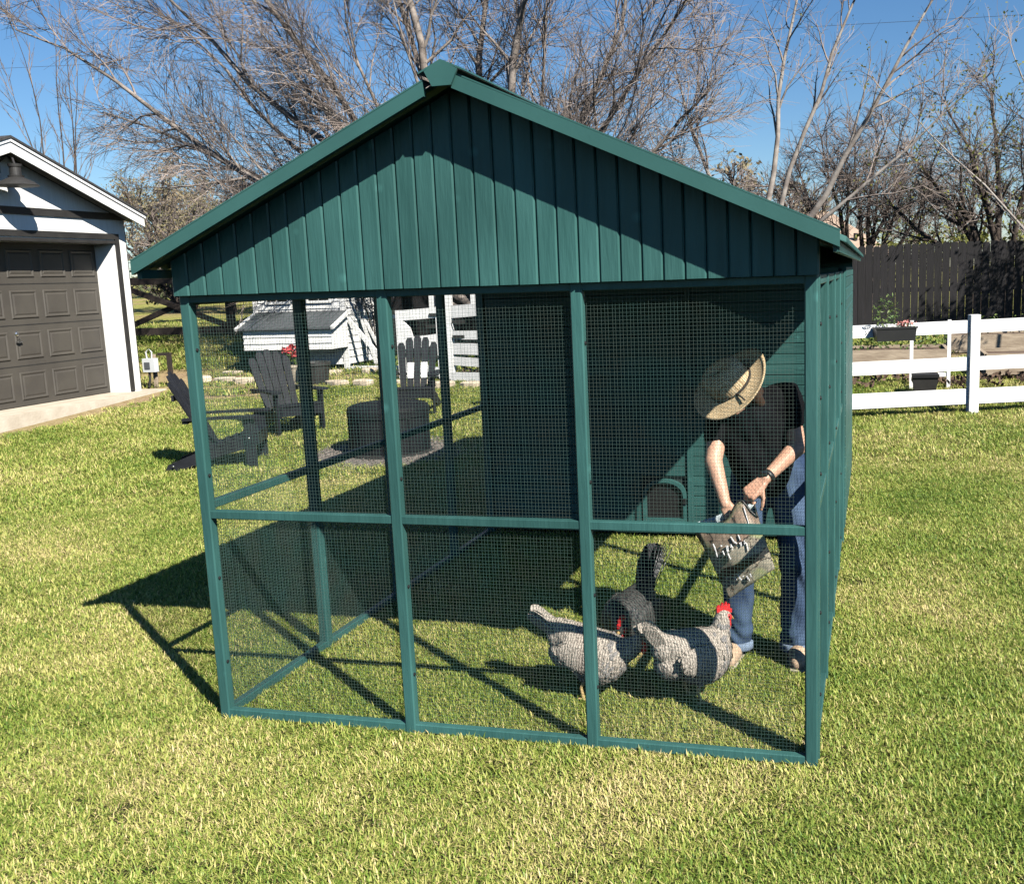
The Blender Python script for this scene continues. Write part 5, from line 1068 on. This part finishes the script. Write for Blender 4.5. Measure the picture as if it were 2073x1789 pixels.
for c in (V(2.100, 1.08, 0), V(2.374, 1.10, 0)): MB().lathe((c.x, c.y, 0.052), [(0.070, -0.012), (0.076, -0.008), (0.076, 0.022), (0.071, 0.026)], 22).build('hem', M['hem'], jeans, True)
for an, tx in ((ANL, -0.02), (ANR, 0.02)):
    sm = MB(); sm.capsule(V(an.x, an.y + 0.035, 0.042), 0.044, V(an.x + tx * .8, an.y - 0.07, 0.040), 0.044); sm.capsule(V(an.x + tx * .8, an.y - 0.07, 0.040), 0.046, V(an.x + tx * 1.3, an.y - 0.165, 0.034), 0.040)
    sh_ = remesh(sm, 'shoe', M['shoe'], per, 0.007, 3)
    MB().prism([(an.x - .044 + tx * .2, an.y + .078, -0.002), (an.x - .050 + tx, an.y - .10, -0.002), (an.x - .034 + tx * 1.4, an.y - .205, -0.002), (an.x + .034 + tx * 1.4, an.y - .205, -0.002), (an.x + .050 + tx, an.y - .10, -0.002), (an.x + .044 + tx * .2, an.y + .078, -0.002)], (0, 0, 0.016)).build('sole', mat('shoe_sole', (0.55, 0.48, 0.38), 0.8, var=0.2), sh_)
# hat
QH = Vector((0, 0, 1)).rotation_difference(HN).to_matrix(); HC = HEAD + HN * 0.032 + V(0.004, -0.045, 0.002)
prof_b = [(0.092, 0.0), (0.11, -0.002), (0.145, -0.005), (0.172, 0.000), (0.188, 0.008), (0.189, 0.012), (0.172, 0.005), (0.15, 0.001), (0.11, 0.004), (0.096, 0.008)]
mb = MB(); n_ = 48; vs_ = []; fs_ = []
for (r_, z_) in prof_b:
    for k in range(n_):
        a = 2 * math.pi * k / n_; wv = (0.012 * math.cos(2 * a) + 0.004 * math.sin(3 * a)) * max(0, (r_ - 0.09) / 0.11); vs_.append((r_ * math.cos(a), r_ * math.sin(a), z_ + wv))
for i in range(len(prof_b)):
    j = (i + 1) % len(prof_b)
    for k in range(n_): fs_.append((i*n_ + k, i*n_ + (k+1) % n_, j*n_ + (k+1) % n_, j*n_ + k))
brim = mb.add(vs_, fs_).build('straw_hat', M['straw'], per, True); brim.location = HC; brim.rotation_mode = 'QUATERNION'; brim.rotation_quaternion = QH.to_quaternion()
cm = MB(); pc = [(0.094, 0.0), (0.094, 0.05), (0.088, 0.09), (0.072, 0.112), (0.045, 0.118), (0.002, 0.110)]; vs_ = []; fs_ = []
for (r_, z_) in pc:
    for k in range(32):
        a = 2 * math.pi * k / 32; dent = 0.014 * max(0, z_ - 0.07) / 0.05 * abs(math.sin(a)) ; vs_.append((r_ * 1.06 * math.cos(a), (r_ - dent) * 0.95 * math.sin(a), z_ - (0.018 * math.exp(-(r_ / 0.04) ** 2) if z_ > 0.1 else 0)))
for i in range(len(pc) - 1):
    for k in range(32): fs_.append((i*32 + k, i*32 + (k+1) % 32, (i+1)*32 + (k+1) % 32, (i+1)*32 + k))
fs_.append(tuple((len(pc)-1)*32 + k for k in range(32)))
cm.add(vs_, fs_).build('crown', M['straw'], brim, True)
mb = MB(); mb.tube([(0.101 * math.cos(2*math.pi*k/28), 0.091 * math.sin(2*math.pi*k/28), 0.010) for k in range(29)], 0.006, 6); mb.tube([(0.03, -0.095, 0.012), (0.05, -0.13, 0.010), (0.06, -0.15, 0.010)], 0.004, 5); mb.build('cord', M['bwood'], brim, True)
# watch
wd_ = (WRR - ELR).normalized(); qw = Vector((0, 0, 1)).rotation_difference(wd_).to_matrix(); wcn = ELR.lerp(WRR, 0.93)
wt = MB().lathe(wcn, [(0.0305, -0.011), (0.0335, -0.010), (0.0335, 0.010), (0.0305, 0.011)], 20, 0, qw).build('watch', M['black'], per, True)
MB().ball(wcn + V(-0.012, -0.030, 0.016), (0.017, 0.007, 0.018), 12, 8).build('watch_face', M['glassd'], wt)

# ------------------------------------------------------------------ the feed bag
def bag_mat():
    m = bpy.data.materials.new('printed_feed_bag'); m.use_nodes = True; n = m.node_tree.nodes; l = m.node_tree.links; p = n['Principled BSDF']; p.inputs['Roughness'].default_value = 0.45
    uv = n.new('ShaderNodeUVMap'); bk = n.new('ShaderNodeTexBrick'); bk.inputs['Scale'].default_value = 2.3; bk.inputs['Mortar Size'].default_value = 0.02; bk.inputs['Brick Width'].default_value = 0.8; bk.inputs['Row Height'].default_value = 0.7; bk.inputs['Bias'].default_value = -0.1; bk.offset = 0.37
    bk.inputs['Color1'].default_value = (0.27, 0.25, 0.20, 1); bk.inputs['Color2'].default_value = (0.25, 0.165, 0.12, 1); bk.inputs['Mortar'].default_value = (0.035, 0.025, 0.02, 1)
    ns = n.new('ShaderNodeTexNoise'); ns.inputs['Scale'].default_value = 9; ns.inputs['Detail'].default_value = 6; l.new(uv.outputs[0], ns.inputs['Vector'])
    mx = n.new('ShaderNodeMix'); mx.data_type = 'RGBA'; mx.blend_type = 'MULTIPLY'; mx.inputs[0].default_value = 0.75
    mr = n.new('ShaderNodeValToRGB'); mr.color_ramp.elements[0].position = 0.3; mr.color_ramp.elements[0].color = (0.42, 0.42, 0.40, 1); mr.color_ramp.elements[1].position = 0.7; mr.color_ramp.elements[1].color = (1.3, 1.25, 1.15, 1)
    l.new(ns.outputs[0], mr.inputs[0]); dn = n.new('ShaderNodeMix'); dn.data_type = 'RGBA'; dn.inputs[0].default_value = 0.22; l.new(uv.outputs[0], dn.inputs[6]); l.new(ns.outputs[1], dn.inputs[7]); l.new(dn.outputs[2], bk.inputs[0]); l.new(bk.outputs[0], mx.inputs[6]); l.new(mr.outputs[0], mx.inputs[7])
    n2 = n.new('ShaderNodeTexNoise'); n2.inputs['Scale'].default_value = 2.2; l.new(uv.outputs[0], n2.inputs['Vector']); r2 = n.new('ShaderNodeValToRGB'); r2.color_ramp.elements[0].position = 0.52; r2.color_ramp.elements[1].position = 0.62; l.new(n2.outputs[0], r2.inputs[0])
    m3 = n.new('ShaderNodeMix'); m3.data_type = 'RGBA'; l.new(r2.outputs[0], m3.inputs[0]); l.new(mx.outputs[2], m3.inputs[6]); m3.inputs[7].default_value = (0.23, 0.25, 0.12, 1)
    l.new(m3.outputs[2], p.inputs['Base Color']); return m
M['bag'] = bag_mat(); M['bagd'] = mat('bag_gusset', (0.14, 0.125, 0.10), 0.5, col2=(0.06, 0.045, 0.04), scale=14); M['bagk'] = mat('bag_black_band', (0.012, 0.011, 0.011), 0.4, var=0.3); M['bagw'] = mat('bag_white_print', (0.75, 0.75, 0.75), 0.45, var=0.1); M['bagi'] = mat('bag_lining', (0.52, 0.60, 0.62), 0.35, var=0.15)
bagt = thing('feed_bag', 'open printed feed bag with white lettering and a black band, held by the person', 'feed bag')
F0, F1, F2, F3 = V(1.972, 0.715, 0.715), V(2.243, 0.705, 0.772), V(2.315, 0.700, 0.549), V(2.112, 0.700, 0.402)
B0, B1, B2, B3 = V(1.925, 0.835, 0.700), V(2.215, 0.845, 0.800), V(2.285, 0.815, 0.560), V(2.082, 0.815, 0.428)
def bil(a, b, c, d, u, v): return a.lerp(b, u).lerp(d.lerp(c, u), v)      # a top-left, b top-right, c bottom-right, d bottom-left
def sheet(name, q, m, nu=22, nv=20, bulge=(0, -0.02, 0), seed=1, mats=None, lift=0.0):
    rs_ = R_(seed); ph = rs_.uniform(0, 6, 4); vs_ = []; uvs = []; bu = Vector(bulge); nrm_ = bu.normalized() if bu.length > 0 else Vector((0, -1, 0))
    for j in range(nv + 1):
        for i in range(nu + 1):
            u, v = i / nu, j / nv; p = bil(*q, u, v); e = math.sin(math.pi * u) * math.sin(math.pi * min(1, v * 0.92 + 0.04)); p = p + bu * e
            e2 = math.sin(math.pi * u) ** 0.5 if 0 < u < 1 else 0
            p = p + nrm_ * 0.0028 * e2 * (math.sin(9 * u + 5 * v + ph[0]) + 0.7 * math.sin(14 * v - 8 * u + ph[1]) + 0.4 * math.sin(25 * u * v + ph[2]))
            if lift: p = p + Vector((0, 0, lift * math.exp(-((u - 0.72) / 0.16) ** 2) * (1 - v) ** 3))
            vs_.append(p); uvs.append((u, v))
    fs_ = [(j*(nu+1) + i, j*(nu+1) + i + 1, (j+1)*(nu+1) + i + 1, (j+1)*(nu+1) + i) for j in range(nv) for i in range(nu)]
    me = bpy.data.meshes.new(name); me.from_pydata([tuple(p) for p in vs_], [], fs_)
    for m_ in (mats or [m]): me.materials.append(m_)
    uvl = me.uv_layers.new(name='UVMap'); 
    for lp_ in me.loops: uvl.data[lp_.index].uv = (uvs[lp_.vertex_index][0], 1 - uvs[lp_.vertex_index][1])
    if mats:
        for po in me.polygons:
            v = (po.index // nu + 0.5) / nv; u = (po.index % nu + 0.5) / nu
            if 0.60 < v + 0.05 * (u - 0.5) < 0.72: po.material_index = 1
    me.polygons.foreach_set('use_smooth', [True] * len(me.polygons)); o = link(name, me, bagt)
    so_ = o.modifiers.new('thick', 'SOLIDIFY'); so_.thickness = 0.0016; so_.offset = 0
    return o, lambda u, v: bil(*q, u, v) + bu * math.sin(math.pi * u) * math.sin(math.pi * min(1, v * 0.92 + 0.04))
fr_o, fpos = sheet('front_panel', (F0, F1, F2, F3), None, 22, 25, (0, -0.05, 0), 3, [M['bag'], M['bagk']], 0.085)
sheet('back_panel', (B0, B1, B2, B3), M['bagi'], 14, 14, (0, 0.03, 0), 4, None, 0.03)
gs, _ = sheet('gusset', (B0, F0, F3, B3), M['bagd'], 10, 18, (0.02, 0, 0.012), 5)
sheet('gusset', (F1, B1, B2, F2), M['bagd'], 10, 18, (-0.02, 0, -0.01), 6)
sheet('base', (F3, F2, B2, B3), M['bagd'], 10, 6, (0, 0, 0), 7)
# white lettering strokes printed along the bag
rsb = R_(9); mb = MB()
def stroke(u, v, du, dv, w_):
    a = fpos(u, v) + V(0, -0.012, 0); b = fpos(u + du, v + dv) + V(0, -0.012, 0); mb.bar(a, b, 0.003, w_, (0, -1, 0))
for k in range(7):
    u = 0.20 + k * 0.085; v0 = 0.34
    for _ in range(3):
        stroke(u + rsb.uniform(-.02, .02), v0 + rsb.uniform(-.07, .07), rsb.uniform(-.03, .03), rsb.uniform(-.13, .13), 0.008)
for k in range(5):
    u = 0.32 + k * 0.065
    for _ in range(2): stroke(u + rsb.uniform(-.01, .01), 0.83 + rsb.uniform(-.03, .03), rsb.uniform(-.02, .02), rsb.uniform(-.08, .08), 0.007)
mb.build('lettering', M['bagw'], bagt)
mb = MB(); mb.tube([F0 + V(0, 0, 0.002)] + [bil(F0, F1, F2, F3, u, 0) + V(0, -0.002, 0.004 + 0.085 * math.exp(-((u - 0.72) / 0.16) ** 2)) for u in np.linspace(0.05, 0.95, 16)] + [F1], 0.0045, 6); mb.build('rim', M['bagk'], bagt, True)
mb = MB(); mb.tube([fpos(0.78, 0.0) + V(0, -0.01, 0.06), fpos(0.84, 0.12) + V(0, -0.012, 0.0), fpos(0.90, 0.22) + V(0, -0.015, 0)], 0.0025, 5); mb.build('pull_string', M['bagw'], bagt)
